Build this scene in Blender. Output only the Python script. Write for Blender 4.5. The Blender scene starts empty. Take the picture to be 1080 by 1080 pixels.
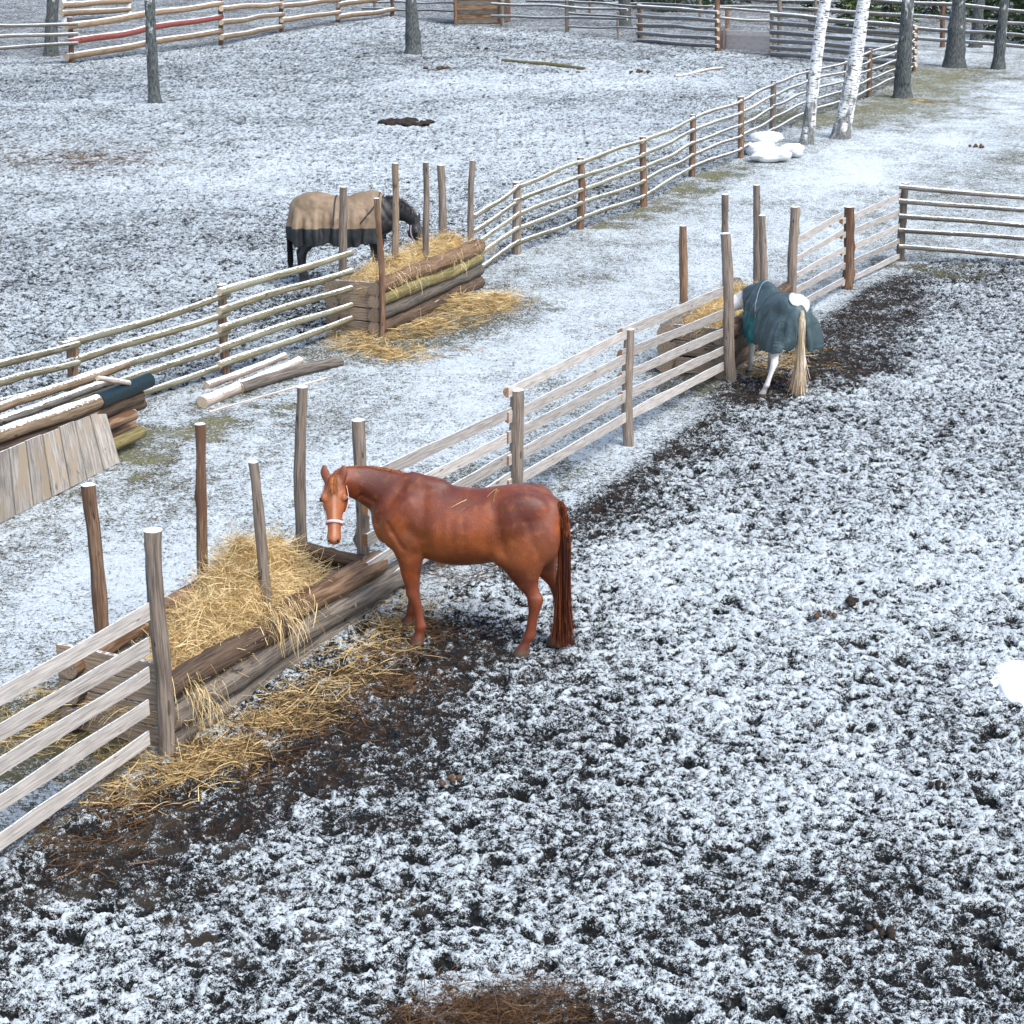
import bpy, math, random
import numpy as np
random.seed(7)
RNG = np.random.default_rng(11)
SC = bpy.context.scene
COL = SC.collection
PI = math.pi
# ------------------------------------------------------------------ camera maths
F = 1905.0; PIT = math.radians(19.1); H = 6.3
cP, sP = math.cos(PIT), math.sin(PIT)
def G(px, py):
    v = (px-540)/F; w = (py-540)/F; t = H/(sP+w*cP)
    return np.array([v*t, (cP-w*sP)*t, 0.0])
def onY(px, py, Y):
    v = (px-540)/F; w = (py-540)/F; t = Y/(cP-w*sP)
    return np.array([v*t, Y, H-t*(sP+w*cP)])
def col_on(A, B, px, z=0.0):
    """point of the straight line A-B seen at picture column px"""
    v = (px-540)/F
    f = lambda P: P[0]-v*(P[1]*cP+(H-z)*sP)
    a, b = f(A), f(B)
    s = a/(a-b)
    return A+(B-A)*s

# ------------------------------------------------------------------ noise
_perm = np.random.default_rng(3).permutation(512).astype(np.int64)
_perm = np.concatenate([_perm, _perm, _perm])
_ga = np.random.default_rng(5).random(512)*2*PI
_gx, _gy = np.cos(_ga), np.sin(_ga)
def hsh(ix, iy, s=0):
    return _perm[(_perm[(ix+s*37) & 511]+iy) & 511]
def pn(x, y, s=0):
    xi = np.floor(x).astype(np.int64); yi = np.floor(y).astype(np.int64)
    fx = x-xi; fy = y-yi
    u = fx*fx*fx*(fx*(fx*6-15)+10); v = fy*fy*fy*(fy*(fy*6-15)+10)
    def g(dx, dy):
        h = hsh(xi+dx, yi+dy, s)
        return _gx[h]*(fx-dx)+_gy[h]*(fy-dy)
    a = g(0, 0)+(g(1, 0)-g(0, 0))*u
    b = g(0, 1)+(g(1, 1)-g(0, 1))*u
    return (a+(b-a)*v)*1.4
def fbm(x, y, o=3, s=0):
    r = 0; a = 1.0; t = 0
    for i in range(o):
        r = r+a*pn(x, y, s+i); t += a; a *= .5
        x, y = x*2.03+11.3, y*2.03-7.1
    return r/t
def sst(a, b, x):
    t = np.clip((x-a)/(b-a), 0, 1)
    return t*t*(3-2*t)

# ------------------------------------------------------------------ mesh helpers
def mesh_np(name, V, Fq, mats, attrs=None, midx=None, smooth=True):
    """V (n,3); Fq list of arrays (m,k) with k = 3 or 4"""
    me = bpy.data.meshes.new(name)
    if not isinstance(Fq, list): Fq = [Fq]
    Fq = [np.asarray(f, dtype=np.int32) for f in Fq if len(f)]
    V = np.asarray(V, dtype=np.float32)
    me.vertices.add(len(V)); me.vertices.foreach_set('co', V.ravel())
    nl = sum(f.size for f in Fq); npol = sum(len(f) for f in Fq)
    me.loops.add(nl); me.loops.foreach_set('vertex_index', np.concatenate([f.ravel() for f in Fq]))
    me.polygons.add(npol)
    tot = np.concatenate([np.full(len(f), f.shape[1], dtype=np.int32) for f in Fq])
    st = np.concatenate([[0], np.cumsum(tot)[:-1]]).astype(np.int32)
    me.polygons.foreach_set('loop_start', st); me.polygons.foreach_set('loop_total', tot)
    me.polygons.foreach_set('use_smooth', np.full(npol, smooth, dtype=bool))
    if midx is not None: me.polygons.foreach_set('material_index', np.asarray(midx, dtype=np.int32))
    for m in mats: me.materials.append(m)
    if attrs:
        for k, a in attrs.items():
            a = np.asarray(a, dtype=np.float32)
            if a.ndim == 2:
                at = me.attributes.new(k, 'FLOAT_VECTOR', 'POINT'); at.data.foreach_set('vector', a.ravel())
            else:
                at = me.attributes.new(k, 'FLOAT', 'POINT'); at.data.foreach_set('value', a)
    me.update(calc_edges=True)
    return me
def link(name, me, parent=None):
    o = bpy.data.objects.new(name, me); COL.objects.link(o)
    if parent is not None: o.parent = parent
    return o
def tag(o, label=None, cat=None, group=None, kind=None):
    if label: o['label'] = label
    if cat: o['category'] = cat
    if group: o['group'] = group
    if kind: o['kind'] = kind
    return o
def empty(name, loc, label, cat, group=None):
    o = bpy.data.objects.new(name, None); COL.objects.link(o)
    o.location = tuple(float(a) for a in loc); o.empty_display_size = .2
    return tag(o, label, cat, group)
class MB:
    """collects shapes; gc = (across, across, along) for grain"""
    def __init__(s):
        s.V = []; s.Q = []; s.T = []; s.mq = []; s.mt = []; s.A = []; s.n = 0
    def add(s, V, Q=(), T=(), A=None, mq=0, mt=0):
        V = np.asarray(V, float)
        s.V.append(V); s.A.append(V.copy() if A is None else np.asarray(A, float))
        if len(Q):
            Q = np.asarray(Q)+s.n; s.Q.append(Q); s.mq.append(np.full(len(Q), mq))
        if len(T):
            T = np.asarray(T)+s.n; s.T.append(T); s.mt.append(np.full(len(T), mt))
        s.n += len(V)
    def build(s, name, mats, parent=None, smooth=True):
        smooth = smooth and not getattr(s, 'flat', False)
        V = np.concatenate(s.V); A = np.concatenate(s.A)
        if parent is not None: V = V-np.array(parent.location)
        F_ = []; m = []
        if s.Q: F_.append(np.concatenate(s.Q)); m.append(np.concatenate(s.mq))
        if s.T: F_.append(np.concatenate(s.T)); m.append(np.concatenate(s.mt))
        if not isinstance(mats, (list, tuple)): mats = [mats]
        if parent is None:
            org = V.mean(0); org[2] = V[:, 2].min(); V = V-org
        me = mesh_np(name, V, F_, mats, {'gc': A}, np.concatenate(m), smooth)
        o = link(name, me, parent)
        if parent is None: o.location = tuple(float(a) for a in org)
        return o
def frame(d, hint=(0, 0, 1)):
    d = np.asarray(d, float); d = d/np.linalg.norm(d)
    h = np.asarray(hint, float)
    if abs(np.dot(h, d)) > .97: h = np.array([0, 1., 0])
    a = np.cross(h, d); a /= np.linalg.norm(a)
    return a, np.cross(d, a), d
def tube(mb, pts, rad, seg=12, wob=.06, cap=True, nsub=6, bend=0.0, knots=0):
    """round log through pts with radii; caps use material 1"""
    pts = np.asarray(pts, float); rad = np.atleast_1d(np.asarray(rad, float))
    if len(rad) == 1: rad = np.full(len(pts), rad[0])
    t = np.linspace(0, len(pts)-1, nsub*(len(pts)-1)+1)
    k = np.arange(len(pts))
    C = np.stack([np.interp(t, k, pts[:, i]) for i in range(3)], 1)
    R = np.interp(t, k, rad)
    L = np.concatenate([[0], np.cumsum(np.linalg.norm(np.diff(C, axis=0), axis=1))])
    a, b, d = frame(pts[-1]-pts[0])
    if bend:
        ph = random.random()*6.3; am = bend*(.5+random.random())
        env = np.sin(np.linspace(0, PI, len(t)))
        C = C+np.outer(env*am*np.sin(ph+L*1.1), b)+np.outer(env*am*np.cos(ph+L*.9), a)
    th = np.arange(seg)/seg*2*PI
    sd = random.randint(0, 400)
    nz = pn(np.add.outer(L*3.0, np.zeros(seg))+sd*.37, np.add.outer(np.zeros(len(t)), np.cos(th)*1.3)+np.sin(th)*1.1+sd, sd)
    r = R[:, None]*(1+wob*2*nz)
    for _ in range(knots):
        i0 = random.random()*L[-1]; t0 = random.random()*2*PI
        dd = np.exp(-((L-i0)/.035)**2)[:, None]*np.exp(-((np.angle(np.exp(1j*(th-t0))))/.4)**2)[None]
        r = r+R.mean()*.35*dd
    V = C[:, None]+r[..., None]*(np.cos(th)[None, :, None]*a+np.sin(th)[None, :, None]*b)
    gc = np.stack([np.cos(th)[None]*R[:, None]+sd, np.sin(th)[None]*R[:, None], np.repeat(L[:, None], seg, 1)], -1)
    n = len(t)
    I = np.arange(n*seg).reshape(n, seg); J = np.roll(I, -1, 1)
    Q = np.stack([I[:-1], J[:-1], J[1:], I[1:]], -1).reshape(-1, 4)
    mb.add(V.reshape(-1, 3), Q, A=gc.reshape(-1, 3))
    if cap:
        for e, fl in ((0, True), (n-1, False)):
            ring = V[e]; c = ring.mean(0)
            tl = (random.random()-.5)*.25*R[e]
            W = np.vstack([ring, c+d*tl*0])
            idx = np.arange(seg); T = np.stack([idx, np.roll(idx, -1), np.full(seg, seg)], 1)
            if fl: T = T[:, ::-1]
            g = np.vstack([gc[e], [sd, 0, L[e]]]); g[:, 2] *= .2
            mb.add(W, T=T, A=g, mt=1)
def slab(mb, p0, p1, hgt=.12, th=.06, face=(0, -1, 0), n=14, flat=False, wav=.012):
    """sawn slab: flat side towards 'face', rounded back; ends use material 1"""
    mb.flat = True
    p0 = np.asarray(p0, float); p1 = np.asarray(p1, float)
    d = (p1-p0); Ln = np.linalg.norm(d); d = d/Ln
    f = np.asarray(face, float); f = f-d*np.dot(f, d); f /= np.linalg.norm(f)
    u = np.cross(f, d); u = u if u[2] > 0 else -u
    if flat: sec = [(-.5, 0), (.5, 0), (.5, -1), (-.5, -1)]
    else: sec = [(-.5, 0), (.5, 0)]+[(.5*math.cos(a), -math.sin(a)) for a in np.linspace(.3, PI-.3, 7)]
    sec = np.array(sec); t = np.linspace(0, 1, n); sd = random.randint(0, 400)
    w1 = pn(t*Ln*1.4+sd, t*0+.5, 1)*wav; w2 = pn(t*Ln*2.2+sd, t*0+9.5, 2)*wav
    V = []; gc = []
    for i in range(n):
        c = p0+d*Ln*t[i]+f*w2[i]*.5
        for (a, b) in sec:
            hh = a*hgt+(w1[i] if a > 0 else w2[i])
            V.append(c+u*hh+f*b*th); gc.append((a*hgt+sd, b*th, t[i]*Ln))
    m = len(sec); I = np.arange(n*m).reshape(n, m); J = np.roll(I, -1, 1)
    Q = np.stack([I[:-1], J[:-1], J[1:], I[1:]], -1).reshape(-1, 4)
    if np.dot(np.cross(u, -f), d) < 0: Q = Q[:, ::-1]
    mb.add(np.array(V), Q, A=np.array(gc))
    for e in (0, n-1):
        ring = np.array(V[e*m:(e+1)*m]); g = np.array(gc[e*m:(e+1)*m])
        idx = np.arange(m); W = np.vstack([ring, ring.mean(0)]); T = np.stack([idx, np.roll(idx, -1), np.full(m, m)], 1)
        mb.add(W, T=T, A=np.vstack([g, g.mean(0)]), mt=1)

# ------------------------------------------------------------------ materials
def nt(name):
    m = bpy.data.materials.new(name); m.use_nodes = True
    t = m.node_tree; b = t.nodes['Principled BSDF']
    return m, t, b
class N:
    def __init__(s, t): s.t = t
    def n(s, ty, **k):
        x = s.t.nodes.new(ty)
        for a, v in k.items(): setattr(x, a, v)
        return x
    def l(s, a, b): s.t.links.new(a, b)
    def attr(s, name, out='Vector'):
        return s.n('ShaderNodeAttribute', attribute_name=name).outputs[out]
    def mapv(s, v, scale):
        x = s.n('ShaderNodeMapping'); s.l(v, x.inputs[0]); x.inputs['Scale'].default_value = scale; return x.outputs[0]
    def noise(s, v, scale, det=3, rough=.55, col=False):
        x = s.n('ShaderNodeTexNoise'); s.l(v, x.inputs['Vector'])
        x.inputs['Scale'].default_value = scale; x.inputs['Detail'].default_value = det; x.inputs['Roughness'].default_value = rough
        return x.outputs[1 if col else 0]
    def val(s, x, i):
        if isinstance(x, (int, float)): i.default_value = x
        else: s.l(x, i)
    def m(s, op, a, b=0.0, c=None, clamp=False):
        x = s.n('ShaderNodeMath', operation=op, use_clamp=clamp)
        s.val(a, x.inputs[0]); s.val(b, x.inputs[1])
        if c is not None: s.val(c, x.inputs[2])
        return x.outputs[0]
    def ramp(s, f, a, b):
        x = s.n('ShaderNodeMapRange', interpolation_type='SMOOTHSTEP'); s.val(f, x.inputs[0])
        x.inputs[1].default_value = a; x.inputs[2].default_value = b; return x.outputs[0]
    def mix(s, f, a, b):
        x = s.n('ShaderNodeMix', data_type='RGBA'); s.val(f, x.inputs[0])
        for v, i in ((a, 6), (b, 7)):
            if isinstance(v, tuple): x.inputs[i].default_value = (*v, 1)
            else: s.l(v, x.inputs[i])
        return x.outputs[2]
    def bump(s, h, st, dist, b):
        x = s.n('ShaderNodeBump'); s.l(h, x.inputs['Height']); x.inputs['Strength'].default_value = st
        x.inputs['Distance'].default_value = dist; s.l(x.outputs[0], b.inputs['Normal']); return x
SNOW = (.80, .87, .91)
def wood(name, c1, c2, snow=.5, rough=.8, patch=None, scl=1.0, c3=None):
    m, t, b = nt(name); k = N(t)
    g = k.attr('gc')
    gr = k.noise(k.mapv(g, (60*scl, 60*scl, 3.0*scl)), 1, 4, .65)
    lo = k.noise(k.mapv(g, (9, 9, 1.3)), 1, 3)
    ob = k.n('ShaderNodeObjectInfo').outputs['Random']
    c = k.mix(k.ramp(gr, .32, .66), c1, c2)
    dk = k.ramp(k.noise(k.mapv(g, (110, 110, 2.2)), 1, 2), .60, .72)
    c = k.mix(k.m('MULTIPLY', dk, .65), c, tuple(x*.3 for x in c1))
    kn = k.ramp(k.noise(k.mapv(g, (16, 16, 5)), 1, 1), .69, .74)
    c = k.mix(k.m('MULTIPLY', kn, .7), c, tuple(x*.25 for x in c1))
    if c3: c = k.mix(k.ramp(lo, .5, .62), c, c3)
    hs = k.n('ShaderNodeHueSaturation'); k.l(c, hs.inputs['Color'])
    k.l(k.m('MULTIPLY_ADD', ob, .45, .78), hs.inputs['Value'])
    c = hs.outputs[0]
    if snow > 0:
        ge = k.n('ShaderNodeNewGeometry'); sx = k.n('ShaderNodeSeparateXYZ'); k.l(ge.outputs['Normal'], sx.inputs[0])
        tc = k.n('ShaderNodeNewGeometry').outputs['Position']
        ns = k.noise(tc, 38, 3)
        s_ = k.m('ADD', sx.outputs[2], k.m('MULTIPLY', k.m('SUBTRACT', ns, .5), 1.1))
        sm = k.ramp(s_, 1.02-snow*.55, 1.18-snow*.55)
        c = k.mix(sm, c, SNOW)
    k.l(c, b.inputs['Base Color']); b.inputs['Roughness'].default_value = rough
    b.inputs['Specular IOR Level'].default_value = .25
    k.bump(k.m('ADD', gr, k.m('MULTIPLY', lo, .6)), .55, .008, b)
    return m
M = {}
M['board'] = wood('sawn_board_wood', (.26, .24, .22), (.49, .46, .43), .35)
M['board_end'] = wood('board_end_grain', (.20, .10, .05), (.38, .22, .12), .1)
M['post'] = wood('weathered_post_wood', (.115, .092, .075), (.27, .225, .185), .35)
M['post_brown'] = wood('brown_post_wood', (.085, .05, .032), (.27, .175, .115), .35, c3=(.13, .07, .045))
M['cut'] = wood('cut_wood_end', (.34, .26, .17), (.58, .48, .37), .6)
M['cut_dark'] = wood('old_cut_end', (.15, .11, .08), (.34, .26, .185), 0)
M['log_dark'] = wood('dark_log_bark', (.04, .028, .02), (.13, .09, .062), 0)
M['log_brown'] = wood('brown_log_wood', (.10, .062, .04), (.29, .19, .12), 0, c3=(.10, .055, .03))
M['log_grey'] = wood('grey_log_wood', (.06, .05, .042), (.20, .175, .148), 0)
M['log_green'] = wood('mossy_log_wood', (.12, .10, .045), (.27, .23, .10), 0, c3=(.10, .11, .07))
M['pole'] = wood('peeled_pole_wood', (.085, .075, .045), (.24, .215, .14), .5, c3=(.20, .20, .15))
M['pole_far'] = wood('grey_pole_wood', (.07, .065, .058), (.23, .21, .18), .70)
M['pole_tan'] = wood('tan_log_wood', (.13, .085, .05), (.32, .24, .16), .55)
M['pole_red'] = wood('reddish_log_wood', (.17, .035, .03), (.28, .10, .08), .45)
M['plank_tan'] = wood('tan_plank_wood', (.17, .125, .085), (.38, .295, .215), .1)
M['plank_grey'] = wood('worn_plank_wood', (.17, .155, .135), (.37, .345, .31), .35, c3=(.30, .245, .18))
M['plank_pink'] = wood('pale_gate_wood', (.42, .36, .33), (.62, .55, .51), .35)
M['snowlog'] = wood('snowy_log_wood', (.22, .17, .14), (.42, .36, .31), .98)
M['paint_white'] = wood('white_post_paint', (.6, .62, .64), (.75, .77, .8), .5)

def simple(name, c, rough=.7, var=.25, sc=30, bump=.2, spec=.3):
    m, t, b = nt(name); k = N(t)
    tc = k.n('ShaderNodeTexCoord').outputs['Object']
    n1 = k.noise(tc, sc, 4)
    cc = k.mix(n1, tuple(x*(1-var) for x in c), tuple(min(1, x*(1+var)) for x in c))
    k.l(cc, b.inputs['Base Color']); b.inputs['Roughness'].default_value = rough; b.inputs['Specular IOR Level'].default_value = spec
    if bump: k.bump(n1, bump, .01, b)
    return m
def strand_mat(name, c1, c2, rough=.6, c3=None):
    m, t, b = nt(name); k = N(t)
    g = k.attr('rnd', 'Fac')
    c = k.mix(k.ramp(g, 0, 1), c1, c2)
    if c3: c = k.mix(k.ramp(g, .93, .97), c, c3)
    k.l(c, b.inputs['Base Color']); b.inputs['Roughness'].default_value = rough; b.inputs['Specular IOR Level'].default_value = .3
    return m
M['straw'] = strand_mat('straw', (.26, .16, .05), (.86, .69, .38), .6, (.88, .80, .60))
M['straw_ground'] = strand_mat('trampled_straw', (.13, .08, .028), (.74, .55, .26), .6)
M['straw_dark'] = strand_mat('wet_old_straw', (.018, .011, .008), (.16, .085, .035), .6)
M['haybase'] = simple('packed_hay', (.34, .225, .085), .9, .5, 40, 1.0)
M['black_wrap'] = simple('dark_blue_plastic_wrap', (.004, .016, .022), .4, .5, 25, .3, .5)
M['sack'] = simple('white_sack_fabric', (.62, .65, .68), .75, .12, 9, .8)

def ground_mat():
    m, t, b = nt('snow_dusted_mud'); k = N(t)
    P = k.n('ShaderNodeNewGeometry').outputs['Position']
    cov = k.attr('cov', 'Fac'); hp = k.attr('hp', 'Fac'); br = k.attr('brown', 'Fac'); gn = k.attr('grn', 'Fac'); wet = k.attr('wet', 'Fac')
    n1 = k.noise(P, 7, 4, .6); n2 = k.noise(P, 30, 4, .65); n3 = k.noise(P, 110, 3, .7)
    v = k.m('ADD', cov, k.m('MULTIPLY', hp, .42))
    v = k.m('ADD', v, k.m('MULTIPLY', k.m('SUBTRACT', n1, .5), .55))
    v = k.m('ADD', v, k.m('MULTIPLY', k.m('SUBTRACT', n2, .5), 1.5))
    v = k.m('ADD', v, k.m('MULTIPLY', k.m('SUBTRACT', n3, .5), 1.5))
    sm = k.ramp(v, .46, .72)
    mud = k.mix(k.ramp(n2, .35, .65), (.004, .007, .009), (.024, .030, .033))
    mud = k.mix(k.m('MULTIPLY', br, k.ramp(n1, .30, .62)), mud, (.050, .030, .018))
    mud = k.mix(k.m('MULTIPLY', wet, .7), mud, (.060, .052, .042))
    gras = k.mix(n2, (.13, .135, .055), (.29, .28, .16))
    mud = k.mix(k.m('MULTIPLY', gn, 1.0, clamp=True), mud, gras)
    sn = k.mix(n3, (.58, .68, .74), (.82, .90, .93))
    thin = k.mix(k.m('MULTIPLY', sm, 1.0), mud, sn)
    k.l(thin, b.inputs['Base Color'])
    k.l(k.m('MULTIPLY_ADD', k.m('MULTIPLY', wet, k.m('SUBTRACT', 1.0, sm)), -.35, .78), b.inputs['Roughness'])
    b.inputs['Specular IOR Level'].default_value = .14
    hh = k.m('ADD', k.m('MULTIPLY', n2, 1.0), k.m('MULTIPLY', n3, .45)); hh = k.m('ADD', hh, k.m('MULTIPLY', sm, .22))
    bmp = k.bump(hh, .9, .05, b)
    return m
M['ground'] = ground_mat()
M['snow'] = simple('settled_snow', (.86, .88, .9), .7, .05, 9, .3)

# ------------------------------------------------------------------ key ground lines
DIR = np.array([.42, .906, 0]); DIR = DIR/np.linalg.norm(DIR)
LEFTOF = np.array([-DIR[1], DIR[0], 0])
A1 = G(172, 800)
MF = [A1-(G(381, 655)-A1)*2.2, A1, G(381, 655), G(545, 553), G(664, 470), G(766, 402), G(836, 345), G(893, 305), G(950, 275)]
FFl = [G(75, 440)-DIR*12, G(75, 440), G(238, 395), G(363, 350), G(545, 268), G(611, 242), G(678, 218), G(730, 186), G(781, 167), G(816, 145), G(852, 125), G(892, 113), G(917, 102), G(945, 88), G(964, 76)]
MFa = np.array(MF); FFa = np.array(FFl)
def xM(y): return np.interp(y, MFa[:, 1], MFa[:, 0])+np.minimum(0, y-MFa[0, 1])*.47
def xF(y): return np.interp(y, FFa[:, 1], FFa[:, 0])+np.minimum(0, y-FFa[0, 1])*.47
CORN = MF[-1]
# far edge of the far paddock, as y for every x
FE = np.array([G(-400, 40), G(75, 64), G(233, 46), G(413, 17), G(480, 27), G(598, 34), G(674, 44), G(757, 53), G(815, 60), G(964, 76)])
FE = FE[np.argsort(FE[:, 0])]
def yE(x): return np.interp(x, FE[:, 0], FE[:, 1])
def segd(x, y, a, b):
    ax, ay = a[0], a[1]; dx, dy = b[0]-ax, b[1]-ay
    t = np.clip(((x-ax)*dx+(y-ay)*dy)/(dx*dx+dy*dy+1e-9), 0, 1)
    return np.hypot(x-ax-t*dx, y-ay-t*dy)
def blob(x, y, a, b, r, soft, nz):
    return 1-sst(r-soft, r+soft, segd(x, y, a, b)+nz)

def ground_fields(x, y):
    n05 = fbm(x*.45, y*.45, 3, 20); n1 = fbm(x*1.3, y*1.3, 3, 30)
    path = (x > xF(y)) & ((x < xM(y)) | (y > CORN[1]+.15+.0*x))
    beyond = y > np.where(x < FFa[-1, 0], yE(x), 84+0*x)
    farp = (x <= xF(y)) & ~beyond
    sp = sst(-.25, .45, xM(y)-x+n1*.25)*(y < CORN[1]+.3)       # soft 'lane' weight near middle fence
    near = (x >= xM(y)) & (y <= CORN[1]+.15)
    amp = np.where(near, 1.0, .0); cov = np.where(near, .418, .0)
    amp = np.where(path & ~beyond, .34, amp); cov = np.where(path & ~beyond, .585+.13*fbm(x*.9, y*.35, 3, 91)+.10*fbm(x*2.4, y*1.6, 3, 92), cov)
    amp = np.where(farp, .85, amp); cov = np.where(farp, .475, cov)
    amp = np.where(beyond, .3, amp); cov = np.where(beyond, .45, cov)
    brown = np.where(near, .12+.3*sst(.2,.5,fbm(x*3.1,y*3.1,2,77)), .0); brown = np.where(path, .8, brown); brown = np.where(beyond, .8, brown)
    grn = np.where(path & ~beyond, .45+.25*sst(.1, .5, n05), 0.)
    # snow strip just inside the paddock under the fence
    dm = x-xM(y)
    strip = near*(1-sst(.25, .6, dm+n1*.25))*(y > 16)
    cov = cov+strip*.18; amp = amp*(1-strip*.7)
    # large scale variation
    cov = cov+n05*.12+n1*.10+fbm(x*3.3,y*3.3,2,17)*.07
    # clean mid lane, wheel tracks
    cov = cov-np.where(farp, .03*sst(-.2, .5, fbm(x*.15, y*.15, 2, 44)), 0)
    # dark churned mud
    dk = np.zeros_like(x); nz = n1*.45+fbm(x*4, y*4, 2, 8)*.25
    def B(p, q, r, s): return blob(x, y, G(*p), G(*q), r, s, nz)
    dk = np.maximum(dk, .9*B((120, 905), (330, 790), .55, .45))
    dk = np.maximum(dk, .95*B((330, 800), (470, 690), .75, .5))
    dk = np.maximum(dk, .55*B((470, 690), (560, 700), .35, .45))
    dk = np.maximum(dk, .70*B((450, 610), (620, 545), .5, .4)*sst(.2, .6, dm))
    dk = np.maximum(dk, .80*B((600, 560), (740, 440), .4, .45)*sst(.25, .6, dm))
    dk = np.maximum(dk, 1.0*B((780, 410), (880, 385), .85, .6))
    dk = np.maximum(dk, .85*B((880, 370), (930, 300), .85, .8)*sst(.1, .5, dm))
    dk = np.maximum(dk, .35*B((940, 300), (1080, 290), .9, .8))
    dk = np.maximum(dk, .75*B((-60, 985), (60, 925), .35, .3))
    dk = np.maximum(dk, .75*B((60, 925), (230, 850), .35, .3))
    dk = np.maximum(dk, .9*B((300, 850), (420, 870), .08, .35))
    dk = np.maximum(dk, .8*B((430, 1075), (620, 1078), .22, .2))
    dk = np.maximum(dk, .55*B((330, 330), (440, 290), 1.0, .9)*(x < xF(y)+.2))
    dk = np.maximum(dk, .9*B((20, 790), (150, 745), .55, .4))
    dk = np.maximum(dk, .55*B((390, 370), (540, 325), .75, .5))
    dk = np.maximum(dk, .65*B((700, 410), (760, 380), .35, .3))
    dk = np.maximum(dk, .30*B((560, 240), (720, 160), .5, .5)*(x < xF(y)))
    dk = np.maximum(dk, .12*B((0, 260), (250, 240), 3, 3)*(x < xF(y)))
    dk = np.maximum(dk, .2*B((440, 40), (640, 55), 2.5, 2)*(~beyond))
    dk = np.maximum(dk, .15*B((0, 90), (400, 60), 4, 3))
    dk = np.maximum(dk, .30*B((790, 990), (1080, 1000), .9, .8))
    dk = np.maximum(dk, .22*B((600, 660), (620, 950), .8, .8))
    dk = dk*(.72+.5*fbm(x*2.6, y*2.6, 3, 66)); cov = cov-dk*.46
    brown = np.maximum(brown, np.clip(dk*1.0, 0, 1)*near)
    amp = np.where(near, np.maximum(amp, dk*1.05), amp)
    # whiter places
    wh = B((700, 640), (1080, 560), 1.6, 1.5)*.10+B((760, 830), (1050, 660), 1.0, 1.0)*.07
    wh = wh*1.0+.10*B((500, 90), (700, 85), 3, 2.5)+.08*B((230, 200), (600, 130), 4, 3)
    wh = wh+.10*B((500, 420), (900, 180), 1.2, .8)+.10*B((900, 190), (1060, 90), 1.7, 1)+.12*B((60, 640), (430, 470), .8, .6)
    cov = cov+wh
    # grass
    def g(p, q, r, s, a): return a*.85*blob(x, y, G(*p), G(*q), r, s, n1*1.5+fbm(x*3, y*3, 2, 25)*.5)
    gr = g((140, 480), (250, 430), .35, .5, 1.15)
    gr = np.maximum(gr, g((640, 235), (760, 178), .45, .5, 1.0)*(x > xF(y)))
    gr = np.maximum(gr, g((870, 125), (960, 115), 2.2, 1.6, 1.0))
    gr = np.maximum(gr, g((960, 110), (1000, 75), 2.0, 1.8, 1.0))
    gr = np.maximum(gr, g((840, 215), (1080, 170), .8, 1.0, .3))
    gr = np.maximum(gr, g((360, 45), (640, 62), .6, .8, .3))
    gr = np.maximum(gr, g((950, 280), (1000, 285), .3, .3, .5))
    grn = np.maximum(grn, gr)
    cov = cov-gr*.27
    brown = np.maximum(brown, g((20, 175), (160, 180), 2.5, 2.0, .9)*farp)
    grn = np.maximum(grn, g((0, 170), (120, 165), 2.2, 2.0, .35)*farp)
    wet = near*sst(.42, .6, fbm(x*2.2, y*2.2, 2, 71)+.35*blob(x, y, G(60, 900), G(260, 950), .9, .5, n1*.3))
    return amp, cov, brown, grn, wet, near, path, beyond

def pits(x, y, cell, r0, prob, s):
    cx = np.floor(x/cell).astype(np.int64); cy = np.floor(y/cell).astype(np.int64)
    out = np.zeros_like(x)
    for dx in (-1, 0, 1):
        for dy in (-1, 0, 1):
            h = hsh(cx+dx, cy+dy, s); h2 = hsh(cx+dx+91, cy+dy+17, s+1); h3 = hsh(cx+dx+5, cy+dy+203, s+2)
            px = (cx+dx+.15+.7*h/512.)*cell; py = (cy+dy+.15+.7*h2/512.)*cell
            on = (h3 % 100) < prob*100
            r = r0*(.6+.8*(h3/512.))
            d = np.hypot(x-px, (y-py)*1.15)/r
            out = np.maximum(out, on*(1-sst(.55, 1.15, d)))
    return out
def relief(x, y):
    amp, cov, brown, grn, wet, near, path, beyond = ground_fields(x, y)
    wx = x+.06*pn(x*3, y*3, 51); wy = y+.06*pn(x*3+7, y*3, 52)
    a = fbm(wx*2.2, wy*2.2, 2, 1)
    b = 1-2*np.abs(pn(wx*6.5, wy*6.5, 4))          # ridged clods
    c = pn(wx*14, wy*14, 6); b2 = 1-2*np.abs(pn(wx*22, wy*22, 9)); d = pn(wx*45, wy*45, 12)
    pt = pits(wx+.05*pn(x*9,y*9,33), wy+.05*pn(x*9,y*9,34), .36, .075, .45, 60)
    pt2 = pits(wx+9, wy, .17, .035, .5, 80)
    hi = .022*b+.022*c+.016*b2+.010*d
    pt = pt*(amp > .5)
    z = amp*(.035*a+hi-.065*pt-.022*pt2)-wet*amp*.0
    z = np.where(wet > .3, np.maximum(z, -.012*amp-.004), z)
    hp = (hi/.044-1.0*pt-.8*pt2+.15*a)*np.clip(amp*1.0, .35, 1)
    return z, hp, cov, brown, grn, wet, path, beyond
def gz(x, y):
    return float(relief(np.array([float(x)]), np.array([float(y)]))[0][0])

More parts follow.
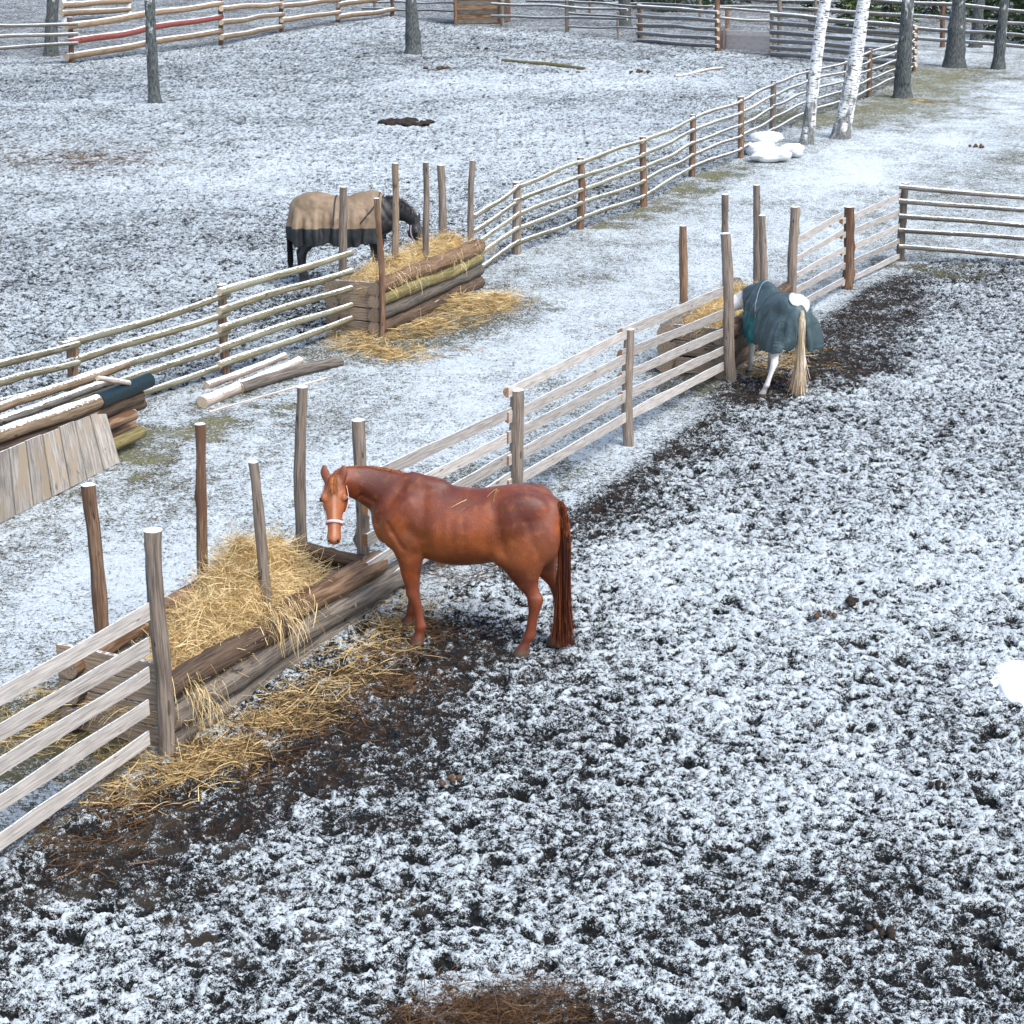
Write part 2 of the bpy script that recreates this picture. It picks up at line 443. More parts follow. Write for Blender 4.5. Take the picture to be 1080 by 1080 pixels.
def build_ground():
    # rows get sparser with distance
    ys = [7.6]
    while ys[-1] < 118: ys.append(ys[-1]+max(.0075, .0075*(ys[-1]/10)**1.75))
    ys = np.array([-80, -30, -8, 0, 3, 5, 6.5, 7.2]+ys+[125, 140, 170, 220, 320, 600])
    nu = 1150
    u = np.concatenate([[-40, -12, -5, -2.6, -1.7], np.linspace(-1.25, 1.25, nu), [1.7, 2.6, 5, 12, 40]])
    w = .2835*(np.maximum(ys, 6.0)*cP+H*sP)
    X = w[:, None]*u[None]; Y = np.repeat(ys[:, None], len(u), 1)
    sh = X.shape; x = X.ravel(); y = Y.ravel()
    Z = np.zeros(len(x)); AT = {k: np.zeros(len(x)) for k in ('hp', 'cov', 'brown', 'grn', 'wet')}
    pth = np.zeros(len(x), bool)
    ch = 200000
    for i in range(0, len(x), ch):
        z, hp, cov, brown, grn, wet, path, beyond = relief(x[i:i+ch], y[i:i+ch])
        Z[i:i+ch] = z; AT['hp'][i:i+ch] = hp; AT['cov'][i:i+ch] = cov; AT['brown'][i:i+ch] = brown
        AT['grn'][i:i+ch] = grn; AT['wet'][i:i+ch] = wet; pth[i:i+ch] = path & ~beyond
    V = np.stack([x, y, Z], 1)
    I = np.arange(len(x)).reshape(sh)
    Q = np.stack([I[:-1, :-1], I[:-1, 1:], I[1:, 1:], I[1:, :-1]], -1).reshape(-1, 4)
    pq = pth[Q[:, 0]]
    for nm, sel in (('ground', ~pq), ('path', pq)):
        q = Q[sel]; used = np.zeros(len(x), bool); used[q.ravel()] = True
        mp = np.cumsum(used)-1
        me = mesh_np(nm, V[used], mp[q], [M['ground']], {k: a[used] for k, a in AT.items()})
        tag(link(nm, me), kind='structure')
build_ground()

# ------------------------------------------------------------------ strands
def strands(name, P0, D0, Ln, wid, mat, parent=None, droop=.15, seg=4, rnd=None, jit=.25, taper=.35, org=None):
    """ribbons from P0 along D0; every strand bends a little"""
    n = len(P0); D = D0/np.linalg.norm(D0, axis=1)[:, None]
    pts = [P0]; d = D.copy()
    bend = RNG.normal(0, jit, (n, 3))
    for i in range(seg):
        pts.append(pts[-1]+d*(Ln/seg)[:, None])
        d = d+bend/seg; d[:, 2] -= droop/seg*1.5; d /= np.linalg.norm(d, axis=1)[:, None]
    Pm = np.stack(pts, 1)
    rv = RNG.normal(size=(n, 3)); wv = np.cross(D, rv); wv /= np.linalg.norm(wv, axis=1)[:, None]+1e-9
    ws = np.linspace(1, taper, seg+1)
    L = Pm+wv[:, None]*(wid[:, None]*ws[None])[..., None]*.5
    R = Pm-wv[:, None]*(wid[:, None]*ws[None])[..., None]*.5
    V = np.stack([L, R], 2).reshape(-1, 3)
    base = (np.arange(n)*(seg+1)*2)[:, None]+(np.arange(seg)*2)[None]
    Q = np.stack([base, base+1, base+3, base+2], -1).reshape(-1, 4)
    if rnd is None: rnd = RNG.random(n)
    at = np.repeat(rnd, (seg+1)*2)
    if org is None: org = np.zeros(3)
    me = mesh_np(name, V-org, Q, [mat], {'rnd': at}, None, False)
    o = link(name, me, parent)
    if parent is None: o.location = tuple(float(a) for a in org)
    return o
def clumpy(n, fn, k=30, spread=.09):
    """n points, gathered in tufts; fn() gives a centre"""
    C = np.array([fn() for _ in range(max(1, n//k))])
    i = RNG.integers(0, len(C), n)
    p = C[i].copy(); p[:, :2] += RNG.normal(0, spread, (n, 2))
    return p, i, len(C)
def ground_straw(name, label, segs, n, mat, wid=.005, ln=(.08, .30), cat='straw', spread=.14, lift=.03):
    ar = [s[2]*np.linalg.norm(G(*s[0])-G(*s[1]))+s[2]**2 for s in segs]; pr = np.array(ar)/sum(ar)
    def fn():
        s = segs[RNG.choice(len(segs), p=pr)]
        a, b = G(*s[0]), G(*s[1]); t = RNG.random()
        q = a+(b-a)*t; q[:2] += RNG.normal(0, s[2]*.55, 2); return q
    p, ci, nc = clumpy(n, fn, 40, spread)
    kp = RNG.random(n) < np.clip(.55+1.9*fbm(p[:, 0]*3.5, p[:, 1]*3.5, 2, 29), .04, 1); p = p[kp]; ci = ci[kp]; n = len(p)
    z, *_ = relief(p[:, 0], p[:, 1])
    p[:, 2] = z+RNG.random(n)**2*lift+.006
    ang = (RNG.random(nc)*2*PI)[ci]+RNG.normal(0, .9, n)
    D = np.stack([np.cos(ang), np.sin(ang), RNG.normal(.05, .12, n)], 1)
    L = RNG.uniform(ln[0], ln[1], n)
    org = p.mean(0); org[2] = 0
    o = strands(name, p, D, L, np.full(n, wid)*RNG.uniform(.6, 1.4, n), mat, None, .12, 4, np.clip(RNG.random(nc)[ci]*.5+RNG.random(n)*.5, 0, 1), .5, .6, org)
    return tag(o, label, cat, kind='stuff')

# ------------------------------------------------------------------ fences
def base_z(p): return -.06
def post(par, bx, by, tx, ty, r, mat, rt=None, Y=None, name='post', seg=12, lbl=None):
    b = G(bx, by)
    if Y is not None: b = onY(bx, by, Y); b[2] = 0
    t = onY(tx, ty, b[1]); mb = MB(); b = b.copy(); b[2] = -.12
    tube(mb, [b, (b+t)/2, t], [r*1.08, r, (rt or r*.92)], 16, .10, True, 10, .03, 7)
    o = mb.build(name, [mat, M['cut']], par)
    if lbl: o['label'] = lbl
    return o
def post3(par, b, tx, ty, r, mat, rt=None):
    t = onY(tx, ty, b[1]); mb = MB(); b = b.copy(); b[2] = -.12
    tube(mb, [b, (b+t)/2, t], [r*1.08, r, (rt or r*.92)], 16, .10, True, 10, .03, 7)
    return mb.build('post', [mat, M['cut']], par)
def ylineM(px):
    P = [(172, 800), (381, 655), (545, 553), (664, 470), (766, 402), (836, 345), (893, 305), (950, 275)]
    xs = [p[0] for p in P]; yv = [p[1] for p in P]
    if px < 172: return 800+(172-px)*.69
    return float(np.interp(px, xs, yv))
def FP(px, py, off=.05):
    g = G(px, ylineM(px)); p = g+LEFTOF*off
    q = onY(px, py, p[1]); return q
near_face = np.array([DIR[1], -DIR[0], 0])
def boards(par, rails, off=.06, hgt=.115, th=.065, ext0=0, ext1=0):
    for (x0, y0, x1, y1) in rails:
        a, b = FP(x0, y0, off), FP(x1, y1, off); d = (b-a)/np.linalg.norm(b-a)
        mb = MB(); slab(mb, a-d*ext0, b+d*ext1, hgt*random.uniform(.9, 1.08), th, near_face, 16)
        mb.build('board', [M['board'], M['board_end']], par)
# left near panel
f1 = empty('board_fence', G(-60, 950), 'pale sawn board fence at the lower left, ending at the big hay feeder', 'fence')
boards(f1, [(-190, 843, 158, 645), (-190, 883, 158, 681), (-190, 927, 158, 711), (-190, 972, 158, 745), (-190, 1021, 158, 778)], .07, .135, .05)
post(f1, -200, 1060, -208, 800, .085, M['post'])
# middle panels
f2 = empty('board_fence', G(545, 553), 'pale board fence panels with two dark posts between the chestnut horse and the grey horse', 'fence')
boards(f2, [(388, 506, 541, 434), (388, 538, 541, 460), (388, 570, 541, 481), (388, 600, 541, 502), (388, 628, 541, 524)], .13, .12)
boards(f2, [(539, 413, 661, 353), (539, 440, 661, 378), (539, 461, 661, 398), (539, 485, 661, 418), (539, 511, 661, 440)], .07, .12, ext0=.06)
boards(f2, [(658, 351, 764, 307), (658, 374, 764, 331), (658, 397, 764, 350), (658, 418, 764, 369), (658, 441, 764, 386)], .07, .115, ext0=.05)
post(f2, 545, 553, 545, 411, .072, M['post'], .07)
post(f2, 664, 470, 664, 347, .063, M['post'], .06)
# right panels up to the corner
f3 = empty('board_fence', G(893, 305), 'short board fence between the grey horse and the corner post of the mud paddock', 'fence')
boards(f3, [(838, 256, 890, 226), (838, 275, 890, 244), (838, 292, 890, 263), (838, 308, 890, 279), (838, 324, 890, 296)], .06, .10, ext0=.08)
boards(f3, [(891, 233, 951, 206), (891, 248, 951, 223), (891, 265, 951, 238), (891, 281, 951, 253), (891, 298, 951, 269)], .06, .10, ext0=.10)
post(f3, 893, 305, 896, 218, .088, M['post_brown'])
post(f3, 950, 275, 955, 193, .066, M['post'])
f4 = empty('pole_fence', G(1000, 275), 'fence of five thin round poles running off the right edge from the corner post', 'fence')
for (y0, y1) in ((197, 208), (212, 222), (228, 238), (243, 252), (260, 270)):
    a = onY(948, y0, CORN[1]-.12); b = onY(1290, y1+(y1-y0)*1.65, CORN[1]-1.2); mb = MB()
    tube(mb, [a, (a+b)/2, b], [.045, .038, .034], 10, .05, True, 8, .015, 3)
    mb.build('pole', [M['pole_far'], M['cut']], f4)
post(f4, 1150, 298, 1152, 210, .07, M['post'])

# far fence of poles
f5 = empty('pole_fence', G(238, 395), 'greenish pole fence between the log stack and the feeder of the black horse', 'fence')
def poleF(par, x0, y0, x1, y1, off0, off1, r, mat, ext=.08, Y0=None, Y1=None):
    a = onY(x0, y0, Y0+off0); b = onY(x1, y1, Y1+off1); d = (b-a)/np.linalg.norm(b-a)
    mb = MB(); tube(mb, [a-d*ext, (a+b)/2, b+d*ext], [r*1.1, r, r*.85], 10, .07, True, 8, .02, 4)
    mb.build('pole', [mat, M['cut']], par)
Y75, Y236, Y362 = G(75, 440)[1], G(238, 395)[1], G(363, 350)[1]
YL = Y75-2.6
for i, (a, b) in enumerate(((362, 313), (382, 333), (402, 352), (420, 368), (438, 386))):
    poleF(f5, 72, a+1, 236, b-1, -.12, -.12, .047, M['pole'], .10, Y75, Y236)
for i, (a, b) in enumerate(((391, 364), (411, 384), (431, 403), (450, 421), (468, 440))):
    poleF(f5, -60, a+12, 78, b, -.22, -.22, .047, M['pole'], .10, YL, Y75)
for i, (a, b) in enumerate(((308, 267), (328, 286), (347, 304), (368, 322), (385, 336))):
    poleF(f5, 232, a, 370, b, -.22, -.16, .05, M['pole'], .02, Y236, Y362)
post(f5, 238, 395, 234, 300, .058, M['post_brown'], .06)
post(f5, 76, 440, 77, 357, .07, M['post_brown'], .07)
f6 = empty('pole_fence', G(678, 218), 'long pole fence with many posts, from the black horse feeder up to the birches', 'fence')
PP = [(545, 268, 545, 192), (611, 242, 612, 166), (678, 218, 678, 144), (730, 186, 731, 121), (781, 167, 781, 102), (816, 145, 816, 85), (852, 125, 853, 72), (892, 113, 893, 62), (917, 102, 918, 51), (945, 88, 946, 43), (964, 76, 966, 30)]
for i, q in enumerate(PP):
    post(f6, *q, .078 if i in (0, 5) else .072, M['post_brown'] if i in (1, 2, 3, 4, 8, 10) else M['post'])
prev = (500, 300, 500, 215); PQ = [prev]+PP
for i in range(len(PQ)-1):
    a, b = PQ[i], PQ[i+1]
    Ya = 30.9 if i == 0 else G(a[0], a[1])[1]; Yb = G(b[0], b[1])[1]
    ha, hb = a[1]-a[3], b[1]-b[3]
    for f in (.07, .27, .46, .65, .85):
        if i == 0: y0 = 222+f*75; x0 = 503
        else: y0 = a[3]+f*ha; x0 = a[0]
        y1 = b[3]+f*hb+random.uniform(-1, 1)*.8
        y0 += random.uniform(-1, 1)*.8
        s = -.14 if (i+int(f*10)) % 2 else -.17
        poleF(f6, x0, y0, b[0], y1, s, s, .037, M['pole'] if i < 4 else M['pole_far'], .12, Ya, Yb)

# ------------------------------------------------------------------ feeders
def log(par, a, b, r0, r1, mat, bend=.015, name='log', knots=3, lbl=None):
    mb = MB(); tube(mb, [a, (a+b)/2, b], [r0, (r0+r1)/2*1.03, r1], 16, .09, True, 10, bend, knots)
    o = mb.build(name, [mat, M['cut_dark']], par)
    if lbl: o['label'] = lbl
    return o
def hay_pile(label, A, U, Vv, Lu, Wv, zf, n, crest, mat=M['straw'], seed=0):
    """heap filling the box: base sheet with folds, thousands of stalks over it"""
    nu, nv = 90, 34
    uu, vv = np.meshgrid(np.linspace(0, 1, nu), np.linspace(0, 1, nv), indexing='ij')
    def hz(u, v):
        edge = sst(0, .12, u)*sst(0, .12, 1-u)*sst(0, .2, v)*sst(0, .2, 1-v)
        zz = zf+.0*u
        for (cu, cv, su, sv, h) in crest: zz = zz+h*np.exp(-((u-cu)/su)**2-((v-cv)/sv)**2)
        return zz*1.0+edge*.20*fbm(u*8+seed, v*3.5, 3, 90)+.07*pn(u*22, v*9+seed, 95)-(1-edge)*.10
    Z = hz(uu, vv)
    P = A[None, None]+U*(uu*Lu)[..., None]+Vv*(vv*Wv)[..., None]; P = P.copy(); P[..., 2] = Z
    org = A.copy(); org[2] = 0
    I = np.arange(nu*nv).reshape(nu, nv)
    Q = np.stack([I[:-1, :-1], I[1:, :-1], I[1:, 1:], I[:-1, 1:]], -1).reshape(-1, 4)
    root = empty('hay_heap', org, label, 'hay'); root['kind'] = 'stuff'
    me = mesh_np('packed_hay', P.reshape(-1, 3)-org, Q, [M['haybase']]); link('packed_hay', me, root)
    u = RNG.random(n); v = RNG.random(n)
    nc = n//60; cu, cv, ca = RNG.random(nc), RNG.random(nc), RNG.random(nc)*2*PI; ci = RNG.integers(0, nc, n)
    k = RNG.random(n) < .75
    u = np.where(k, np.clip(cu[ci]+RNG.normal(0, .035, n), 0.01, .99), u); v = np.where(k, np.clip(cv[ci]+RNG.normal(0, .09, n), .02, .98), v)
    z = hz(u, v)+RNG.random(n)**2*.08
    p = A[None]+U*(u*Lu)[:, None]+Vv*(v*Wv)[:, None]; p[:, 2] = z
    an = ca[ci]+RNG.normal(0, .7, n)
    D = np.stack([np.cos(an), np.sin(an), RNG.normal(.12, .4, n)], 1)
    L = RNG.uniform(.08, .30, n)
    strands('hay_stalks', p, D, L, RNG.uniform(.003, .007, n), mat, root, .35, 5, np.clip(RNG.random(nc)[ci]*.6+RNG.random(n)*.4, 0, 1), 1.1, .6, org)
    return root, hz
def drape(root, p, d, n, mat, ln=(.2, .5), spread=.06, name='hanging_hay'):
    n = int(n*.5); spread *= 1.6
    org = np.array(root.location)
    P0 = np.repeat(np.array([p]), n, 0)+RNG.normal(0, spread, (n, 3))*np.array([1, 1, .5])
    D = np.repeat(np.array([d], float), n, 0)+RNG.normal(0, .35, (n, 3))
    return strands(name, P0, D, RNG.uniform(*ln, n), RNG.uniform(.003, .007, n), mat, root, 1.7, 5, RNG.random(n), .5, .5, org)

# big feeder, near left
fd = empty('hay_feeder', G(172, 800), 'big log hay feeder in front of the chestnut horse, three thick logs along its front', 'hay feeder', 'log hay feeders')
B1 = G(381, 655); U1 = (B1-A1)/np.linalg.norm(B1-A1); V1 = np.array([-U1[1], U1[0], 0]); W1 = .95; L1 = np.linalg.norm(B1-A1)
bk0, bk1 = A1+V1*W1, B1+V1*W1
post(fd, 175, 800, 161, 559, .064, M['post'], .068, lbl='grey end post')
for px, (tx, ty), r, mt in ((112, (93, 511), .058, M['post_brown']), (217, (211, 447), .046, M['post_brown']), (321, (319, 408), .054, M['post'])):
    post3(fd, col_on(bk0, bk1, px), tx, ty, r, mt)
for px, (tx, ty), r in ((284, (267, 487), .047), (383, (378, 443), .060)):
    post3(fd, col_on(A1+V1*.20, B1+V1*.20, px), tx, ty, r, M['post'])
def fl(px, py, off=-.02):
    g = col_on(A1+V1*off, B1+V1*off, px, .5); q = onY(px, py, g[1]); return q
log(fd, fl(174, 784, .09), fl(408, 634, .09), .115, .105, M['log_grey'], .02, knots=5)
log(fd, fl(174, 757, .07), fl(428, 600, .07), .130, .125, M['log_grey'], .025, knots=6, lbl='long grey log')
log(fd, fl(174, 728, .06), fl(297, 661, .06), .100, .105, M['log_dark'], .02, knots=3, lbl='dark bark log')
log(fd, fl(287, 655, .09), fl(399, 593, .09), .095, .115, M['log_brown'], .01, knots=4, lbl='orange brown log with a dark end')
for z in (.16, .38, .60):
    a = bk0+U1*.0-V1*.09; b = bk1-V1*.09; a = a.copy(); b = b.copy(); a[2] = b[2] = z
    log(fd, a, b, .10, .09, M['log_brown'] if z > .5 else M['log_grey'])
for i, z in enumerate((.10, .28, .46, .64)):
    a = A1+V1*.02+U1*.12; b = A1+V1*(W1+.08)+U1*.10; a = a.copy(); b = b.copy(); a[2] = b[2] = z
    mb = MB(); slab(mb, a, b, .165, .04, -U1, 10, True); mb.build('plank', [M['plank_tan'], M['cut']], fd)
a = onY(309, 576, (bk1+U1*.1)[1]); b = onY(384, 594, (B1+V1*.2+U1*.15)[1])
log(fd, a, b, .075, .07, M['log_dark'], .01)
a2, b2 = a.copy(), b.copy(); a2[2] -= .16; b2[2] -= .16; log(fd, a2, b2, .08, .08, M['log_grey'], .01)
crest1 = [(.25, .3, .08, .3, .08), (.55, .25, .07, .25, .10), (.72, .66, .17, .42, .42), (.45, .50, .20, .5, .24), (.05, .5, .25, .9, -.12), (.93, .1, .2, .3, -.12), (.25, .95, .25, .25, -.12)]
hp1, hz1 = hay_pile('large heap of loose yellow hay inside the big near feeder', A1+V1*.12+U1*.12, U1, V1, L1-.05, W1-.18, .44, 15000, crest1)
for px, py, n in ((196, 718, 130), (206, 725, 120), (214, 745, 160), (222, 765, 90), (298, 638, 140), (286, 652, 130), (312, 632, 110), (303, 650, 60)):
    p = fl(px, py, -.03); drape(hp1, p, (U1[0]*0-V1[0]*.5, -V1[1]*.5, -.6), n, M['straw'], (.08, .34), .07)

# far feeder by the dark horse
fe = empty('hay_feeder', G(402, 352), 'log hay feeder where the dark rugged horse eats, four stacked logs facing the lane', 'hay feeder', 'log hay feeders')
A2 = G(399, 355); B2 = G(508, 304); U2 = (B2-A2)/np.linalg.norm(B2-A2); V2 = np.array([-U2[1], U2[0], 0]); L2 = np.linalg.norm(B2-A2); W2 = .85
b0, b1 = A2+V2*W2, B2+V2*W2
post3(fe, A2-V2*.06, 397, 209, .045, M['post_brown'])
post3(fe, col_on(b0-U2, b1, 363), 362, 197, .062, M['post'])
post3(fe, col_on(A2+V2*.55, B2+V2*.55, 414), 417, 172, .054, M['plank_tan'])
post3(fe, col_on(A2+V2*.2, B2+V2*.2, 452), 449, 171, .05, M['post'])
post3(fe, col_on(b0, b1, 464), 465, 174, .068, M['post'])
post3(fe, col_on(A2+V2*.2, B2+V2*.2, 498), 498, 169, .05, M['post'])
mts = [M['log_dark'], M['log_grey'], M['log_green'], M['log_brown']]
for i, z in enumerate((.11, .31, .51, .70)):
    a = A2+V2*.05; b = B2+V2*.05; a = a.copy(); b = b.copy(); a[2] = b[2] = z; log(fe, a, b, .11, .11 if i < 3 else .13, mts[i], .02)
    a = b0-V2*.08; b = b1-V2*.08; a = a.copy(); b = b.copy(); a[2] = b[2] = z-.05; log(fe, a, b, .10, .10, M['log_grey'], .02)
    a = A2+U2*.05+V2*.02; b = b0+U2*.05+V2*.05; a = a.copy(); b = b.copy(); a[2] = b[2] = z-.01
    mb = MB(); slab(mb, a, b, .185, .05, -U2, 10, True); mb.build('plank', [M['plank_tan'], M['cut']], fe)
a = onY(452, 262, b1[1]-.2); b = onY(496, 263, B2[1]+.2); log(fe, a, b, .12, .11, M['log_dark'], .01)
hp2, hz2 = hay_pile('loose hay in the feeder beside the dark horse', A2+V2*.12+U2*.1, U2, V2, L2-.15, W2-.15, .72, 9000, [(.6, .45, .3, .5, .10), (.9, .3, .12, .5, .12), (.2, .4, .2, .4, -.05)], seed=5)
for px in (412, 432, 470, 503):
    g = col_on(A2, B2, px, .75); g = g-V2*.10; g[2] = .80; drape(hp2, g, (-V2[0]*.4, -V2[1]*.4, -.5), 130, M['straw'], (.08, .3), .10)

# feeder of the grey horse
fg = empty('hay_feeder', G(766, 402), 'log hay feeder half hidden behind the grey rugged horse', 'hay feeder', 'log hay feeders')
A3 = G(768, 402); B3 = G(836, 345); U3 = (B3-A3)/np.linalg.norm(B3-A3); V3 = np.array([-U3[1], U3[0], 0]); W3 = 1.0; L3 = np.linalg.norm(B3-A3)
c0, c1 = A3+V3*W3, B3+V3*W3
post3(fg, A3-V3*.04, 765, 246, .072, M['post'])
post3(fg, col_on(c0, c1, 766), 765, 205, .055, M['post'])
post3(fg, col_on(c0-U3, c1, 719), 720, 238, .058, M['post_brown'])
post3(fg, col_on(c0, c1+U3, 798), 798, 195, .060, M['post'])
post3(fg, col_on(A3+V3*.2, B3+V3*.2, 803), 804, 227, .055, M['post'])
post3(fg, B3, 839, 218, .072, M['post'])
for i, z in enumerate((.13, .36, .58)):
    for (p, q, o_) in ((A3, B3, .12), (c0, c1, -.1)):
        a = p+V3*o_; b = q+V3*o_; a = a.copy(); b = b.copy(); a[2] = b[2] = z; log(fg, a, b, .12, .11, M['log_dark'] if o_ > 0 else M['log_grey'], .02)
    a = A3+U3*.12+V3*.05; b = c0+U3*.12+V3*.02; a = a.copy(); b = b.copy(); a[2] = b[2] = z
    mb = MB(); slab(mb, a, b, .20, .05, -U3, 10, True); mb.build('plank', [M['plank_tan'], M['cut']], fg)
hp3, hz3 = hay_pile('orange yellow hay under the head of the grey horse', A3+V3*.15+U3*.15, U3, V3, L3-.2, W3-.25, .60, 5000, [(.2, .4, .3, .5, .14)], seed=9)

# straw on the ground
ground_straw('scattered_straw', 'loose straw trodden into the mud along the front of the big near feeder', [((195, 825), (400, 690), .20), ((200, 820), (330, 750), .16), ((120, 845), (200, 820), .13), ((390, 690), (430, 640), .14)], 6800, M['straw_ground'], .0055)
ground_straw('scattered_straw', 'straw under the boards at the left end of the big near feeder', [((20, 775), (150, 725), .38), ((100, 830), (170, 790), .25)], 4800, M['straw_ground'], .005)
ground_straw('scattered_straw', 'pale straw spread on the lane in front of the black horse feeder', [((370, 362), (470, 340), .45), ((450, 337), (530, 325), .42), ((390, 368), (440, 376), .40)], 5200, M['straw_ground'], .008, (.1, .35))
ground_straw('scattered_straw', 'small mound of yellow straw against the right end of the dark horse feeder', [((480, 325), (535, 318), .24)], 3500, M['straw'], .008, (.1, .3), lift=.16)
ground_straw('scattered_straw', 'straw trodden around the feet of the grey horse', [((770, 400), (850, 370), .45)], 1800, M['straw_ground'], .006)
ground_straw('scattered_straw', 'straw behind the boards left of the grey horse feeder', [((715, 385), (765, 365), .3)], 1500, M['straw_ground'], .006)
ground_straw('old_straw', 'brown trampled straw and manure between the big near feeder and the mud', [((60, 880), (420, 715), .42), ((390, 690), (470, 670), .3)], 8000, M['straw_dark'], .006, (.04, .22), spread=.12)
ground_straw('old_straw', 'dark wet straw lump at the bottom edge of the mud', [((440, 1084), (610, 1078), .15), ((480, 1062), (560, 1064), .12)], 4800, M['straw_dark'], .004, (.05, .22), spread=.10, lift=.09)
ground_straw('old_straw', 'tan patch of old straw beside the grass by the right birches', [((970, 107), (984, 108), .3)], 300, M['straw_ground'], .015, (.1, .35))
ground_straw('old_straw', 'brown old straw trodden into the left of the upper paddock', [((0, 165), (130, 172), 1.9)], 1500, M['straw_dark'], .012, (.1, .35), spread=.3)
ground_straw('old_straw', 'wisps of straw beside the right hind side of the chestnut horse fence', [((430, 610), (520, 590), .3)], 900, M['straw_dark'], .006, (.1, .25))

# ------------------------------------------------------------------ log stack and leaning board panel
pl0 = G(140, 474); pl_dir = DIR
def PL(px, py, off=0.0):
    a = pl0+LEFTOF*off; g = col_on(a, a+pl_dir, px, .5)
    return onY(px, py, g[1])
stack = 'logs lying in the stack at the left'
def tlog(name, label, a, b, r0, r1, mat, group=None, cat='log', bend=.02):
    a = np.asarray(a, float); b = np.asarray(b, float)
    o = empty(name, ((a+b)/2)*np.array([1, 1, 0]), label, cat, group)
    d = (b-a)/np.linalg.norm(b-a)
    mb = MB(); tube(mb, [a, (a+b)/2, b], [r0, (r0+r1)/2, r1], 16, .08, False, 10, bend, 5); mb.build('bark', [mat], o)
    for p, r, s in ((a, r0, -1), (b, r1, 1)):
        mb = MB(); tube(mb, [p+d*s*.0, p+d*s*.006], [r*.97, r*.96], 16, .05, True, 1); mb.build('cut_end', [M['cut'], M['cut']], o)
    return o
tlog('log', 'thick peeled tan log whose right end is wrapped in dark plastic', PL(-120, 500, .05), PL(112, 420,   .05), .088, .085, M['pole_tan'], stack)
a, b = PL(103, 423, .05), PL(157, 401, .05); d = (b-a)/np.linalg.norm(b-a)
mb = MB(); tube(mb, [a, b], [.097, .093], 20, .03, True, 8, 0, 0)
wr = mb.build('plastic_wrap', [M['black_wrap'], M['black_wrap']]); tag(wr, 'dark blue plastic sleeve over the right end of the thick peeled log', 'plastic wrap')
tlog('log', 'long thin tan pole, uppermost at the back of the stack', PL(-120, 477, .42), PL(133, 384, .42), .058, .05, M['pole_tan'], stack)
tlog('log', 'grey thin pole lying between the tan pole and the wrapped log', PL(-120, 482, .28), PL(118, 402, .28), .055, .05, M['pole_far'], stack)
tlog('log', 'dark brown log directly under the plastic wrapped log', PL(-120, 520, .1), PL(146, 418, .1), .11, .10, M['log_dark'], stack)
tlog('log', 'short grey brown log end poking out above the yellow one', PL(-80, 530, .0), PL(141, 437, .0), .07, .065, M['log_brown'], stack)
tlog('log', 'reddish log end in the middle of the right face of the stack', PL(-80, 545, .12), PL(141, 449, .12), .065, .06, M['log_brown'], stack)
tlog('log', 'mossy yellow green log end low in the stack, beside the grass', PL(-80, 560, -.02), PL(149, 455, -.02), .085, .075, M['log_green'], stack)
tlog('log', 'lowest mossy log end of the stack, touching the grass', PL(-80, 580, .08), PL(138, 474, .08), .08, .075, M['log_green'], stack)
tlog('log', 'broken dark log behind the wrapped one, second row of the stack', PL(-60, 500, .38), PL(150, 425, .38), .08, .07, M['log_dark'], stack)
tlog('stick', 'short snowy stick lying across the stack beside the plastic wrap', PL(103, 399, .1), PL(136, 404, .0), .03, .03, M['snowlog'], None, 'stick')
# leaning panel
p0, p1 = G(-70, 590), G(127, 489); q1 = onY(111, 433, p1[1]+.18); q0 = onY(-70, 508, p0[1]+.18)
pan = empty('leaning_panel', (p0+p1)/2, 'panel of worn upright planks leaning against the log stack', 'board panel')
npk = 10
for i in range(npk):
    for_t = lambda t: (p0+(p1-p0)*t, q0+(q1-q0)*t)
    t0, t1 = i/npk+.004, (i+1)/npk-.004
    lo0, hi0 = for_t(t0); lo1, hi1 = for_t(t1)
    jl = random.uniform(-.008, .012); nrm = np.cross(lo1-lo0, hi0-lo0); nrm /= np.linalg.norm(nrm)
    mb = MB(); k = 8; V = []; gcx = []
    for j in range(k+1):
        s = j/k*(1+jl)
        for e, (l_, h_) in enumerate(((lo0, hi0), (lo1, hi1))):
            for dep in (0, .028):
                c = l_+(h_-l_)*s; c = c+nrm*(-dep+.006*math.sin(i*2.1+e)); V.append(c); gcx.append((e*.15+i*3.1, dep, s*.8))
    V = np.array(V); V[:, 2] += .02
    I = np.arange((k+1)*4).reshape(k+1, 4)[:, [0, 2, 3, 1]]; J = np.roll(I, -1, 1)
    Q = np.stack([I[:-1], J[:-1], J[1:], I[1:]], -1).reshape(-1, 4)
    Q = np.vstack([Q, I[0][::-1], I[-1]])
    mb.add(V, Q, A=np.array(gcx)); mb.build('plank', [M['plank_grey']], pan, False)
# snowy logs on the lane
gl = 'snowy logs lying on the ground behind the lane grass'
def lay(px0, py0, px1, py1, r):
    a, b = G(px0, py0), G(px1, py1); a[2] = b[2] = r*.9; return a, b
a, b = lay(214, 430, 316, 386, .075); tlog('log', 'thick snow covered log with a pale cut end among the loose logs', a, b, .085, .07, M['snowlog'], gl)
a, b = lay(254, 415, 359, 386, .08); tlog('log', 'grey log with a dark cut end, nearest the feeder among the loose logs', a, b, .075, .07, M['log_grey'], gl)
a, b = lay(218, 411, 300, 379, .06); tlog('log', 'thin snowy pole at the back of the loose logs', a, b, .055, .05, M['snowlog'], gl)
a, b = lay(221, 436, 345, 400, .03); mb = MB(); slab(mb, a, b, .03, .12, (0, 0, 1), 10, True)
tag(mb.build('plank', [M['snowlog'], M['cut']]), 'flat snowy plank lying in front of the loose logs', 'plank', gl)

